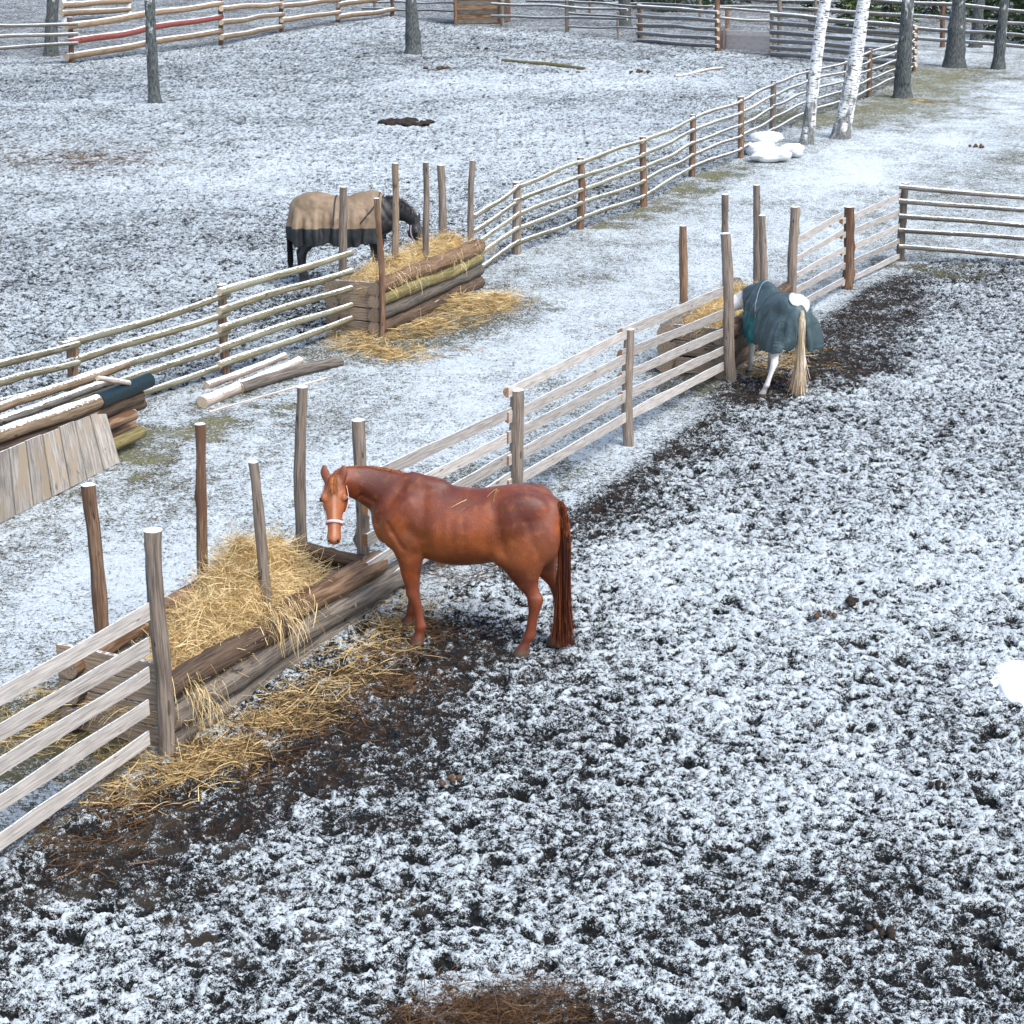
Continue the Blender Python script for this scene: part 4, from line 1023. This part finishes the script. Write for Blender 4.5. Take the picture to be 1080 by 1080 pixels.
def horse_body(neck, poll, hd, hf, legs, belly=0, vox=.0115):
    mb = MB()
    T = TORSO.copy(); T[5:9, 2] -= belly
    C = np.column_stack([T[:, 0], 0*T[:, 0], (T[:, 1]+T[:, 2])/2]); hh = (T[:, 1]-T[:, 2])/2
    loft(mb, C, T[:, 3], hh, hh, (0, 0, 1), 5, 40, T[:, 4], fixed=(1, 0, 0))
    Kn = np.array(neck)    # x y z w u d
    loft(mb, Kn[:, :3], Kn[:, 3], Kn[:, 4], Kn[:, 5], (0, 0, 1), 5, 30, np.full(len(Kn), .45))
    P, d, f, s = head_frame(poll, hd, hf)
    HK = np.array(HEADK)
    loft(mb, np.array([P(a, 0, 0) for a in HK[:, 0]]), HK[:, 1], HK[:, 2], HK[:, 3], f, 5, 26, np.full(len(HK), .22), fixed=d)
    R = np.stack([s, f, d], 1)
    for e in (-1, 1):
        ell(mb, P(.165, .035, e*.082), (.028, .030, .042), R, 14)      # brow over the eye
        ell(mb, P(.20, -.075, e*.068), (.035, .075, .085), R, 16)      # cheek
        ell(mb, P(.575, .015, e*.036), (.024, .034, .032), R, 12)      # nostril rim
        ell(mb, P(.595, -.035, e*.018), (.032, .03, .03), R, 12)       # lips
        # muscles
        ell(mb, (.62, e*.150, 1.12), (.125, .085, .27), roty(-.45), 20)
        ell(mb, (.52, e*.165, .98), (.15, .085, .13), None, 20)
        ell(mb, (.80, e*.075, 1.06), (.085, .085, .17), None, 20)
        ell(mb, (-.44, e*.125, 1.28), (.26, .125, .20), roty(.3), 20)
        ell(mb, (-.36, e*.175, 1.0), (.15, .10, .22), roty(-.5), 20)
        ell(mb, (-.62, e*.125, 1.10), (.16, .105, .26), roty(.15), 20)
    ell(mb, (.42, 0, 1.43), (.22, .10, .085), None, 20)
    # ears
    for e in (-1, 1):
        e0 = P(-.005, .02, e*.052); tip = P(-.155, .045, e*.078); mid = (e0+tip)/2+s*e*.012
        loft(mb, np.array([e0+d*.03, e0, mid, tip*.8+mid*.2, tip]), np.array([.034, .040, .042, .022, .008]), np.array([.02, .02, .018, .012, .006]), np.array([.02, .018, .014, .01, .006]), f, 3, 12)
    for (k, hx, hy, side, ex) in legs:
        (fore if k == 'f' else hind)(mb, hx, hy, side, *ex)
    V, Nn, Q, T3 = remesh(mb, vox, 2)
    Vh = vsm(V, Q, T3, 26); rel = V-P(0, 0, 0); aa = rel@d
    hdw = sst(.02, -.10, aa-.05)*1.0; nearh = np.linalg.norm(rel, axis=1)
    wt_ = sst(.72, .92, V[:, 2])*sst(.30, .45, np.where(aa > -.2, nearh, np.maximum(nearh, 0)))
    V = V*(1-wt_[:, None])+Vh*wt_[:, None]
    X_, Y_, Z_ = V.T
    def gl(x0, z0, x1, z1, w, dep):
        t = np.clip(((X_-x0)*(x1-x0)+(Z_-z0)*(z1-z0))/((x1-x0)**2+(z1-z0)**2), 0, 1)
        return dep*np.exp(-(((X_-x0-t*(x1-x0))**2+(Z_-z0-t*(z1-z0))**2)/w**2))
    g_ = gl(-.24, 1.32, -.31, .98, .060, .022)+gl(-.20, 1.20, -.17, 1.05, .09, .016)+gl(.41, 1.40, .37, .95, .055, .012)+gl(.60, 1.47, .84, 1.10, .040, .018)+gl(.72, 1.12, .58, .92, .025, .010)
    g_ = g_+gl(-.52, 1.25, -.64, .92, .030, .005)+gl(.55, 1.30, .68, 1.05, .025, .010)-gl(-.36, 1.34, -.38, 1.30, .05, .010)+gl(.88, 1.28, 1.08, 1.36, .03, .014)
    g_ = g_+.0025*np.sin(X_*62)*np.exp(-((X_-.08)/.22)**2-((Z_-1.08)/.16)**2)
    V = V-Nn*(g_*sst(.04, .10, np.abs(Y_))*(nearh > .26))[:, None]
    return V, Nn, Q, T3, P, (d, f, s)
def coat_mat(name, base, dark, light, rough=.42, hoof=(.10, .075, .055), leg=None, sheen=.25, spots=None):
    m, t, b = nt(name); k = N(t)
    tc = k.n('ShaderNodeTexCoord').outputs['Object']
    n1 = k.noise(tc, 3.2, 3, .5); n2 = k.noise(k.mapv(tc, (60, 60, 160)), 1, 3); n3 = k.noise(tc, 14, 3)
    c = k.mix(k.ramp(n1, .3, .7), dark, base)
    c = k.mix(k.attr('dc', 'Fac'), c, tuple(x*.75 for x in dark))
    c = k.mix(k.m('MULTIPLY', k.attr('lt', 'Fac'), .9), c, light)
    c = k.mix(k.m('MULTIPLY', k.ramp(n3, .5, .75), .25), c, light)
    if leg: c = k.mix(k.attr('lg', 'Fac'), c, leg)
    c = k.mix(k.attr('hf', 'Fac'), c, hoof)
    c = k.mix(k.attr('mud', 'Fac'), c, (.045, .035, .028))
    c = k.mix(k.m('MULTIPLY', k.attr('mz', 'Fac'), 1.0), c, tuple(x*.7+.12 for x in light))
    k.l(c, b.inputs['Base Color']); b.inputs['Roughness'].default_value = rough
    b.inputs['Specular IOR Level'].default_value = .6
    b.inputs['Sheen Weight'].default_value = sheen; b.inputs['Sheen Roughness'].default_value = .4
    b.inputs['Sheen Tint'].default_value = (*light, 1)
    hr = k.noise(k.mapv(tc, (170, 170, 28)), 1, 3, .7)
    hs = k.n('ShaderNodeHueSaturation'); k.l(c, hs.inputs['Color']); k.l(k.m('MULTIPLY_ADD', hr, .9, .55), hs.inputs['Value']); k.l(hs.outputs[0], b.inputs['Base Color'])
    k.l(k.m('MULTIPLY_ADD', hr, .35, rough-.15), b.inputs['Roughness'])
    k.bump(k.m('ADD', hr, k.m('MULTIPLY', n3, .6)), .5, .008, b)
    return m
M['eye'] = simple('dark_eye', (.008, .005, .004), .08, .1, 5, 0, .8)
M['hair_red'] = strand_mat('chestnut_hair', (.20, .055, .016), (.40, .15, .05), .5)
M['tail_red'] = strand_mat('dark_chestnut_tail', (.030, .008, .005), (.25, .065, .02), .5)
M['hair_pale'] = strand_mat('pale_cream_hair', (.55, .42, .26), (.85, .78, .66), .55)
M['hair_black'] = strand_mat('black_hair', (.006, .006, .007), (.03, .028, .03), .4)
M['halter_pink'] = simple('pale_pink_webbing', (.72, .50, .55), .7, .1, 60, .2)
def band(pts, w, th, mat, name, parent, nrm, label=None, closed=True):
    pts = np.array(pts); n = len(pts); nr = np.array(nrm)
    T = np.roll(pts, -1, 0)-np.roll(pts, 1, 0)
    if not closed: T = np.gradient(pts, axis=0)
    T /= np.linalg.norm(T, axis=1)[:, None]+1e-9
    B_ = np.cross(T, nr); B_ /= np.linalg.norm(B_, axis=1)[:, None]+1e-9
    V = np.stack([pts+B_*w/2, pts-B_*w/2, pts-B_*w/2+nr*th, pts+B_*w/2+nr*th], 1).reshape(-1, 3)
    I = np.arange(n*4).reshape(n, 4); J = np.roll(I, -1, 1); m = n if closed else n-1
    Q = []
    for i in range(m):
        j = (i+1) % n
        for q in range(4): Q.append((I[i, q], J[i, q], J[j, q], I[j, q]))
    me = mesh_np(name, V, np.array(Q), [mat]); o = link(name, me, parent)
    if label: o['label'] = label
    return o
def halter(root, P, fr, mat):
    d, f, s = fr; HK = np.array(HEADK)
    def ring(a, gap=.007, a_back=0.0, n=40):
        pts, nr = [], []
        for i in range(n):
            th = i/n*2*PI; c_, s_ = math.cos(th), math.sin(th); aa = a+a_back*(.5-.5*s_)
            w, u, dn = [np.interp(aa, HK[:, 0], HK[:, q]) for q in (1, 2, 3)]
            dirn = s*(c_*(1-.22*max(0, s_)**1.3))*(w+gap)+f*((u if s_ > 0 else dn)+gap)*s_
            pts.append(P(aa, 0, 0)+dirn); nr.append(dirn/np.linalg.norm(dirn))
        return pts, nr
    p, n_ = ring(.40, .008, .02); band(p, .024, .004, mat, 'noseband', root, n_)
    for e in (-1, 1):
        A_ = []
        for t in np.linspace(0, 1, 10):
            a = .41-.37*t; w = np.interp(a, HK[:, 0], HK[:, 1]); A_.append(P(a, -.03-.03*math.sin(PI*t), e*(w*.97+.006)))
        band(A_, .02, .004, mat, 'cheek_strap', root, np.repeat(np.array([s*e]), 10, 0), None, False)
def eyes(root, P, fr):
    d, f, s = fr
    for e in (-1, 1):
        c = P(.185, .030, e*.098); mb = MB(); ell(mb, (0, 0, 0), (.021, .020, .022), None, 16)
        V = np.concatenate(mb.V); me = mesh_np('eye', V, np.concatenate(mb.Q), [M['eye']]); o = link('eye', me, root); o.location = tuple(c)
        c = P(.592, .040, e*.040); mb = MB(); ell(mb, (0, 0, 0), (.011, .010, .015), None, 12)
        me = mesh_np('nostril', np.concatenate(mb.V), np.concatenate(mb.Q), [M['eye']]); o = link('nostril', me, root); o.location = tuple(c)
def finish_body(root, V, Nn, Q, T3, mat, P, fr, pale=None, mudz=.12):
    d, f, s = fr
    rel = V-P(0, 0, 0); a = rel@d; hd_ = (np.abs(rel@s) < .2) & (np.abs(rel@f) < .25)
    x, y, z = V.T
    n_ = pn(x*6+y*9, z*6, 3)
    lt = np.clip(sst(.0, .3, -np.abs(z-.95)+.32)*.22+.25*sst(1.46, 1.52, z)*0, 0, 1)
    lt = np.maximum(lt, .45*hd_*sst(.02, .1, a)*(rel@f > .0))
    mz = hd_*sst(.50, .60, a+.02*n_)*.65
    stripe = hd_*(rel@f > .03)*(1-sst(.006, .020, np.abs((rel@s)-.008)))*sst(.06, .10, a)*(1-sst(.50, .55, a))
    hf = 1-sst(.055, .07, z); lg = 1-sst(.38, .75, z+.05*n_)
    mud = (1-sst(.03, mudz+.06, z+.05*pn(x*20+y*20, z*20, 9)))*.65
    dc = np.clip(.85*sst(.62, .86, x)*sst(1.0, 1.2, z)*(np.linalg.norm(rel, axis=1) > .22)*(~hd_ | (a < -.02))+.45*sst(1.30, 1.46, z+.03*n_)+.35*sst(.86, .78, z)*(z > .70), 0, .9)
    dat = {'dc': dc, 'lt': lt, 'mz': np.maximum(mz, stripe*.8), 'hf': hf, 'lg': lg, 'mud': mud}
    me = mesh_np('body', V, [Q, T3], [mat], dat); return link('body', me, root)
M['hair_tan'] = strand_mat('tan_hair', (.16, .09, .04), (.55, .38, .20), .55)
def tail(root, mat, n, z0, z1, wid=.075, mat2=None, x0=-.80, sway=0.0, zb=None, yoff=0, jit=.05, spr=.012, name='tail'):
    dock_t = RNG.random(n)**1.3; an = RNG.random(n)*2*PI; r = wid*np.sqrt(RNG.random(n))*(.45+.55*np.minimum(1, dock_t*3))
    P0 = np.stack([x0-.005-.05*np.sqrt(dock_t)+np.cos(an)*r*.55, yoff+np.sin(an)*r, z0-dock_t*.42], 1)
    L = (z0-dock_t*.3-z1)*1.0*RNG.uniform(.70, 1.0, n); L = np.minimum(L, P0[:, 2]-z1*RNG.uniform(.7, 1.8, n))
    D = np.stack([RNG.normal(-.005, spr*.7, n)-np.cos(an)*r*.3, RNG.normal(sway, spr, n)-np.sin(an)*r*.4, -np.ones(n)], 1)
    return strands(name, P0, D, L, RNG.uniform(.004, .010, n), mat, root, .1, 8, np.clip(.5+.5*np.sin(an*2+1)*.6+RNG.normal(0, .25, n)+(.45*(1-dock_t)-.25), 0, 1), jit, .4)
def place(g, heading, name, label, cat='horse'):
    o = empty(name, g, label, cat); o.rotation_euler = (0, 0, heading); return o
def to_local(g, o, heading, sc=1.0):
    dx, dy = g[0]-o[0], g[1]-o[1]; c, s = math.cos(heading), math.sin(heading)
    return np.array([dx*c+dy*s, -dx*s+dy*c])/sc

# chestnut horse ---------------------------------------------------------
hdg = math.radians(166)
O1 = (G(440, 680)+G(431, 663)+G(551, 691)+G(586, 679))/4
h1 = place(O1, hdg, 'chestnut_horse', 'chestnut horse with a pale pink halter, standing side on and looking at the camera')
LF = to_local(G(440, 681), O1, hdg); RF = to_local(G(430, 662), O1, hdg); LH = to_local(G(551, 692), O1, hdg); RH = to_local(G(586, 679), O1, hdg)
neck1 = [(.42, 0, 1.22, .19, .20, .22), (.62, 0, 1.27, .165, .245, .25), (.80, .0, 1.335, .118, .215, .225), (.96, .02, 1.40, .090, .165, .18), (1.09, .07, 1.445, .078, .125, .145), (1.17, .15, 1.465, .074, .10, .12), (1.19, .22, 1.46, .066, .075, .09)]
poll1 = (1.185, .215, 1.475); hd1 = (-.13, .50, -1.0); hf1 = (-.20, .95, .35)
V, Nn, Q, T3, P1, fr1 = horse_body(neck1, poll1, hd1, hf1, [('f', LF[0]-.04, LF[1], 1, (.0, .0)), ('f', RF[0]-.04, RF[1], -1, (.01, .0)), ('h', LH[0]-.0, LH[1], 1, ()), ('h', RH[0]-.0, RH[1], -1, ())])
M['coat1'] = coat_mat('chestnut_coat', (.250, .056, .012), (.105, .019, .006), (.43, .15, .040), .38, (.22, .13, .08), (.17, .040, .015), .06)
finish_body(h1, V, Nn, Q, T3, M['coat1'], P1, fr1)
eyes(h1, P1, fr1); halter(h1, P1, fr1, M['halter_pink'])
tail(h1, M['tail_red'], 3000, 1.385, .08, .085, x0=-.755, yoff=.03, jit=.08, spr=.009)
# mane lies on the far side, a low crest of hair shows; forelock between the ears
Kn = crom(np.array(neck1), 12); n = 1500; i = RNG.integers(14, len(Kn)-2, n)
P0 = Kn[i, :3]+np.stack([RNG.normal(0, .01, n), RNG.normal(-.018, .010, n), Kn[i, 4]-.014], 1)
D = np.stack([RNG.normal(-.1, .25, n), np.full(n, -.9)+RNG.normal(0, .25, n), RNG.uniform(-.1, .25, n)], 1)
strands('mane', P0, D, RNG.uniform(.05, .11, n), RNG.uniform(.004, .008, n), M['hair_red'], h1, 1.7, 5, RNG.random(n), .2, .4)
d, f, s = fr1; n = 260
P0 = np.array([P1(-.04, .05, c) for c in RNG.uniform(-.03, .03, n)])
D = np.repeat(np.array([d*1.0+f*.28]), n, 0)+RNG.normal(0, .12, (n, 3))
strands('forelock', P0, D, RNG.uniform(.08, .18, n), RNG.uniform(.004, .007, n), M['hair_red'], h1, .3, 4, RNG.random(n)*.5+.5, .2, .4)
# a few hay stalks lying on its back
n = 9; xs = np.array([.02, .03, .05, -.22, -.24, -.21, .10, -.45, .0]); P0 = np.stack([xs, np.array([.13, .14, .12, .06, .07, .05, .16, .2, .18]), np.full(n, 1.45)], 1)
from mathutils.bvhtree import BVHTree
bv = BVHTree.FromPolygons([tuple(v) for v in V], [tuple(q) for q in Q])
for j in range(n):
    hit = bv.ray_cast(tuple(P0[j]+np.array([0, 0, 1])), (0, 0, -1)); P0[j, 2] = hit[0][2]+.004 if hit[0] else 1.4
D = np.stack([RNG.normal(0, .4, n), np.full(n, .8), np.full(n, -.25)], 1)
hs_ = strands('straw_wisps', P0+np.array(h1.location)*0, D, RNG.uniform(.05, .16, n), np.full(n, .006), M['straw'], None, .5, 3, RNG.random(n), .4, .6)
hs_.location = h1.location; hs_.rotation_euler = h1.rotation_euler
tag(hs_, 'few pale straw stalks lying on the back of the chestnut horse', 'straw', kind='stuff')

# rugs -------------------------------------------------------------------
def rug_mat(name, top, low, split, rough=.65, low2=None, strap=None):
    m, t, b = nt(name); k = N(t)
    tc = k.n('ShaderNodeTexCoord').outputs['Object']; sx = k.n('ShaderNodeSeparateXYZ'); k.l(tc, sx.inputs[0])
    nn = k.noise(tc, 5, 4, .6); n2 = k.noise(tc, 28, 3)
    tp = k.mix(k.ramp(nn, .3, .7), tuple(x*.8 for x in top), tuple(min(1, x*1.15) for x in top))
    lw = k.mix(k.ramp(nn, .35, .65), low, low2 or tuple(x*1.5 for x in low))
    edge = k.ramp(sx.outputs[2], split-.006, split+.006)
    if strap:   # lower colour only on the fore part
        fx = k.ramp(sx.outputs[0], strap-.01, strap+.01); edge = k.m('MAXIMUM', edge, k.m('SUBTRACT', 1.0, fx))
    c = k.mix(edge, lw, tp)
    k.l(c, b.inputs['Base Color']); b.inputs['Roughness'].default_value = rough
    k.bump(k.m('ADD', nn, k.m('MULTIPLY', n2, .2)), .6, .03, b)
    return m
def make_rug(root, V, Nn, Q, T3, mat, xmax, zlow, name='rug', out=.022, fold=.018, slit=None, hood=None, seed=0, flare=.03, label=None):
    Vs = vsm(V, Q, T3, 25); x, y, z = Vs.T; nx, ny, nz = Nn.T
    wmax = np.interp(x, TORSO[:, 0], TORSO[:, 3])
    wmax = np.where(x < -.68, np.maximum(wmax, .215*np.sqrt(np.clip(1-((-.68-x)/.17)**2, 0, 1))), wmax)
    wmax = np.where((x > -.76) & (x < -.30), np.maximum(wmax, .35), wmax)
    keep = (x < xmax+.015*pn(z*6, y*6, 2)) & (z > .86) & ~((nz < -.25) & (np.abs(y) < .20) & (x > -.70))
    keep &= ~((np.abs(y) < .10) & (z < 1.0) & (x > -.60))
    # inner faces of the thighs are left out
    keep &= ~((z < .98) & (np.sign(y)*ny < .1) & (x > -.72))
    if hood is not None: keep |= hood(Vs, Nn)
    if slit is not None: keep &= ~slit(Vs)
    P_ = Vs+Nn*out
    if True:
        t = sst(1.28, 1.02, z)*(x < .75)
        tgt = np.sign(y)*np.maximum(np.abs(P_[:, 1]), np.minimum(wmax+.05, .40)*np.where(x < -.70, .0, 1))
        tgt = tgt+np.sign(y)*flare*sst(1.1, .85, z)
        P_[:, 1] = P_[:, 1]*(1-t)+tgt*t
        fo = fold*(np.sin(x*22+2*pn(x*3, z*2, seed)*2+seed)+.6*np.sin(x*41+seed*2+z*3))*sst(1.40, .95, z)
        rear = sst(-.62, -.76, x)
        P_[:, 1] += np.sign(y)*fo*(1-rear)
        fo2 = fold*(np.sin(y*34+seed)+.5*np.sin(y*60))*sst(1.35, .95, z)*rear
        P_[:, 0] += fo2-.05*rear*sst(1.25, .9, z)
        P_ += Nn*(.010*pn(x*5+z*7, y*5+z*3, seed+3)+.006*pn(x*14, z*12+y*9, seed+4))[:, None]
        zz = P_[:, 2]; k = 1.15
        P_[:, 2] = np.where(zz < k, k-(k-zz)*(k-(zlow+.02*np.sin(x*9+seed)))/(k-.86), zz)
    kq = keep[Q].all(1); q = Q[kq]; used = np.zeros(len(V), bool); used[q.ravel()] = True; mp = np.cumsum(used)-1
    me = mesh_np(name, P_[used], mp[q], [mat]); o = link(name, me, root)
    so_ = o.modifiers.new('thickness', 'SOLIDIFY'); so_.thickness = .008; so_.offset = 1
    if label: o['label'] = label
    return o
M['bind2'] = simple('dark_binding', (.03, .03, .03), .6, .2, 30, .2)
M['bind3'] = simple('pale_binding', (.22, .32, .36), .6, .1, 30, .2)
M['bind4'] = simple('dark_slate_binding', (.03, .05, .06), .6, .1, 30, .2)
def binding(rug, root, x0, slant, mat, name):
    me = rug.data; n = len(me.vertices); P = np.zeros(n*3); me.vertices.foreach_get('co', P); P = P.reshape(-1, 3)
    b = BVHTree.FromPolygons([tuple(p) for p in P], [tuple(f.vertices) for f in me.polygons]); mb = MB(); cur = []
    for a in np.linspace(-1.75, 1.75, 46):
        d = np.array([0, math.sin(a), math.cos(a)]); c = np.array([x0+slant*(math.cos(a)-1), 0, 1.12])
        hit = b.ray_cast(tuple(c+d*1.2), tuple(-d))
        if hit[0] is not None: cur.append(np.array(hit[0])+d*.010)
    if len(cur) < 6: return
    cur = np.array(cur)
    for _ in range(2): cur[1:-1] = (cur[:-2]+2*cur[1:-1]+cur[2:])/4
    tube(mb, cur, [.014], 8, .0, True, 1)
    link(name, mesh_np(name, np.concatenate(mb.V), [np.concatenate(mb.Q), np.concatenate(mb.T)], [mat]), root)
# dark horse -------------------------------------------------------------
g2 = G(361, 301); hd2_ = math.radians(-4); SC2 = 1.02
h2 = place(g2, hd2_, 'rugged_horse', 'black horse in a khaki rug with a dark lower band, eating at the far feeder'); h2.scale = (SC2,)*3
neck2 = [(.42, 0, 1.20, .19, .20, .22), (.62, 0, 1.24, .165, .235, .25), (.80, -.01, 1.26, .118, .20, .22), (.96, -.03, 1.25, .092, .165, .18), (1.10, -.06, 1.20, .080, .13, .145), (1.20, -.09, 1.12, .074, .10, .12), (1.26, -.11, 1.06, .066, .075, .09)]
V, Nn, Q, T3, P2, fr2 = horse_body(neck2, (1.24, -.10, 1.08), (.22, -.12, -1.0), (1, -.5, .15), [('f', .60, .15, 1, ()), ('f', .56, -.15, -1, ()), ('h', -.68, .15, 1, ()), ('h', -.52, -.16, -1, ())], 0, .014)
M['coat2'] = coat_mat('black_coat', (.018, .018, .020), (.010, .010, .012), (.045, .045, .05), .38, (.03, .028, .025), None, .1)
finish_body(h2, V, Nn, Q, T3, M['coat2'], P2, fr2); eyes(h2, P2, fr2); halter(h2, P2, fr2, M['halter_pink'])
M['rug_khaki'] = rug_mat('khaki_rug_fabric', (.215, .155, .10), (.010, .013, .015), .995)
rug2 = make_rug(h2, V, Nn, Q, T3, M['rug_khaki'], .70, .72, seed=3, fold=.028)
binding(rug2, h2, .66, .25, M['bind2'], 'chest_binding'); binding(rug2, h2, -.05, 0, M['bind2'], 'surcingle')
tail(h2, M['hair_black'], 900, 1.20, .25, .07)
n = 900; Kn = crom(np.array(neck2), 12); i = RNG.integers(22, len(Kn)-2, n)
P0 = Kn[i, :3]+np.stack([RNG.normal(0, .01, n), RNG.normal(0, .008, n), Kn[i, 4]-.004], 1)
D = np.stack([RNG.normal(.1, .25, n), RNG.choice([-.9, .6], n), RNG.uniform(.0, .6, n)], 1)
strands('mane', P0, D, RNG.uniform(.06, .2, n), RNG.uniform(.005, .01, n), M['hair_black'], h2, 1.7, 4, RNG.random(n), .2, .4)

# grey horse -------------------------------------------------------------
hd3_ = math.radians(107); g3 = G(818, 404); SC3 = .84
h3 = place(g3, hd3_, 'rugged_horse', 'white horse in a slate blue rug with teal sides, seen from behind'); h3.scale = (SC3,)*3
neck3 = [(.42, 0, 1.22, .19, .20, .22), (.62, .01, 1.25, .165, .235, .25), (.79, .05, 1.24, .125, .20, .22), (.93, .12, 1.20, .098, .165, .18), (1.03, .22, 1.14, .085, .13, .145), (1.09, .33, 1.07, .076, .10, .12), (1.12, .39, 1.02, .066, .075, .09)]
lh = to_local(G(804, 419), g3, hd3_, SC3); rh = to_local(G(842, 417), g3, hd3_, SC3)
V, Nn, Q, T3, P3, fr3 = horse_body(neck3, (1.11, .37, 1.04), (.10, .40, -1.0), (.55, .8, .25), [('f', .66, .15, 1, ()), ('f', .52, -.14, -1, ()), ('h', lh[0], lh[1], 1, ()), ('h', rh[0], rh[1], -1, ())], 0, .0125)
M['coat3'] = coat_mat('white_grey_coat', (.74, .74, .72), (.60, .60, .58), (.80, .80, .78), .55, (.12, .10, .08), None, .1)
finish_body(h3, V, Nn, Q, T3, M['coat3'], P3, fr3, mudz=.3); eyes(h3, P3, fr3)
M['rug_slate'] = rug_mat('slate_blue_rug_fabric', (.045, .078, .088), (.006, .09, .095), 1.06, .5, (.02, .20, .21), .12)
nk = np.array(neck3)[:, :3]
def hood(Vs, Nn):
    dd = np.min(np.linalg.norm(Vs[:, None]-crom(nk, 4)[None], axis=2), axis=1); rel = Vs-P3(0, 0, 0)
    return (Vs[:, 0] > .55) & (dd < .30) & (Vs[:, 2] > .92) & ((Vs@np.array([.45, .89, 0])) < .60)
def slit(Vs): return (Vs[:, 0] < -.62) & (np.abs(Vs[:, 1]+.0) < .028+.05*sst(1.30, .95, Vs[:, 2])) & (Vs[:, 2] < 1.30)
rug3 = make_rug(h3, V, Nn, Q, T3, M['rug_slate'], .70, .66, hood=hood, slit=slit, seed=8, flare=.05, fold=.022)
binding(rug3, h3, .50, .35, M['bind3'], 'neck_binding'); binding(rug3, h3, .05, 0, M['bind4'], 'surcingle')
# pale tail flap and piping
M['flap'] = simple('pale_rug_lining', (.50, .54, .57), .6, .08, 10, .3)
R_, T_ = np.meshgrid(np.linspace(0, 1, 9), np.linspace(0, 2*PI, 28, endpoint=False), indexing='ij')
gx = -.63+R_*np.cos(T_)*.15+.02*np.sin(3*T_)*R_; gy = -.03+R_*np.sin(T_)*.17
Pz = np.interp(gx, TORSO[:, 0], TORSO[:, 1])+.075-1.4*gy**2-.6*np.clip(-.66-gx, 0, 1)+.008*np.sin(gy*40)
I = np.arange(9*28).reshape(9, 28); J = np.roll(I, -1, 1); Qf = np.stack([I[:-1], I[1:], J[1:], J[:-1]], -1).reshape(-1, 4)
me = mesh_np('tail_flap', np.stack([gx, gy, Pz], -1).reshape(-1, 3), Qf, [M['flap']]); tf = link('tail_flap', me, h3); sf = tf.modifiers.new('thickness', 'SOLIDIFY'); sf.thickness = .01
tail(h3, M['hair_pale'], 750, 1.36, .0, .055, sway=.0, jit=.12, spr=.008)
tail(h3, M['hair_tan'], 450, 1.15, -.02, .04, sway=.015, jit=.14, spr=.014, name='tail_end')
mb = MB(); pts = [(-.55, -.33, .98), (-.62, -.355, .85), (-.64, -.35, .70), (-.60, -.32, .62)]; tube(mb, pts, [.03, .035, .03, .02], 10, .1, True, 4)
M['strap'] = simple('pale_blue_webbing', (.32, .50, .56), .7, .1, 30, .2)
V_ = np.concatenate(mb.V); me = mesh_np('leg_strap', V_, [np.concatenate(mb.Q)], [M['strap']]); link('leg_strap', me, h3)


# ------------------------------------------------------------------ light, camera, render
w = bpy.data.worlds.new('World'); SC.world = w; w.use_nodes = True
wt = w.node_tree; bg = wt.nodes['Background']; sky = wt.nodes.new('ShaderNodeTexSky')
sky.sky_type = 'NISHITA'; sky.sun_disc = False; sky.sun_elevation = math.radians(38); sky.sun_rotation = math.radians(-60)
sky.air_density = 1.0; sky.dust_density = 3.0; sky.ozone_density = .3
wt.links.new(sky.outputs[0], bg.inputs[0]); bg.inputs[1].default_value = .12
sl = bpy.data.lights.new('sun', 'SUN'); sl.energy = 1.15; sl.angle = math.radians(28); sl.color = (1, 1, .98)
so = bpy.data.objects.new('sun', sl); COL.objects.link(so)
el, az = math.radians(55), math.radians(138)
from mathutils import Vector
sd_ = Vector((math.sin(az)*math.cos(el), math.cos(az)*math.cos(el), math.sin(el)))
so.rotation_euler = sd_.to_track_quat('Z', 'Y').to_euler(); so.location = (0, 0, 30)
sky.sun_elevation = el; sky.sun_rotation = az
cd = bpy.data.cameras.new('camera'); cam = bpy.data.objects.new('camera', cd); COL.objects.link(cam)
cd.sensor_width = 36; cd.lens = F/1080*36; cd.clip_end = 2000; cd.clip_start = .1
cam.location = (0, 0, H); cam.rotation_euler = (PI/2-PIT, 0, 0)
SC.camera = cam
SC.view_settings.view_transform = 'Standard'; SC.view_settings.look = 'None'; SC.view_settings.gamma = 1
SC.view_settings.exposure = 1.25
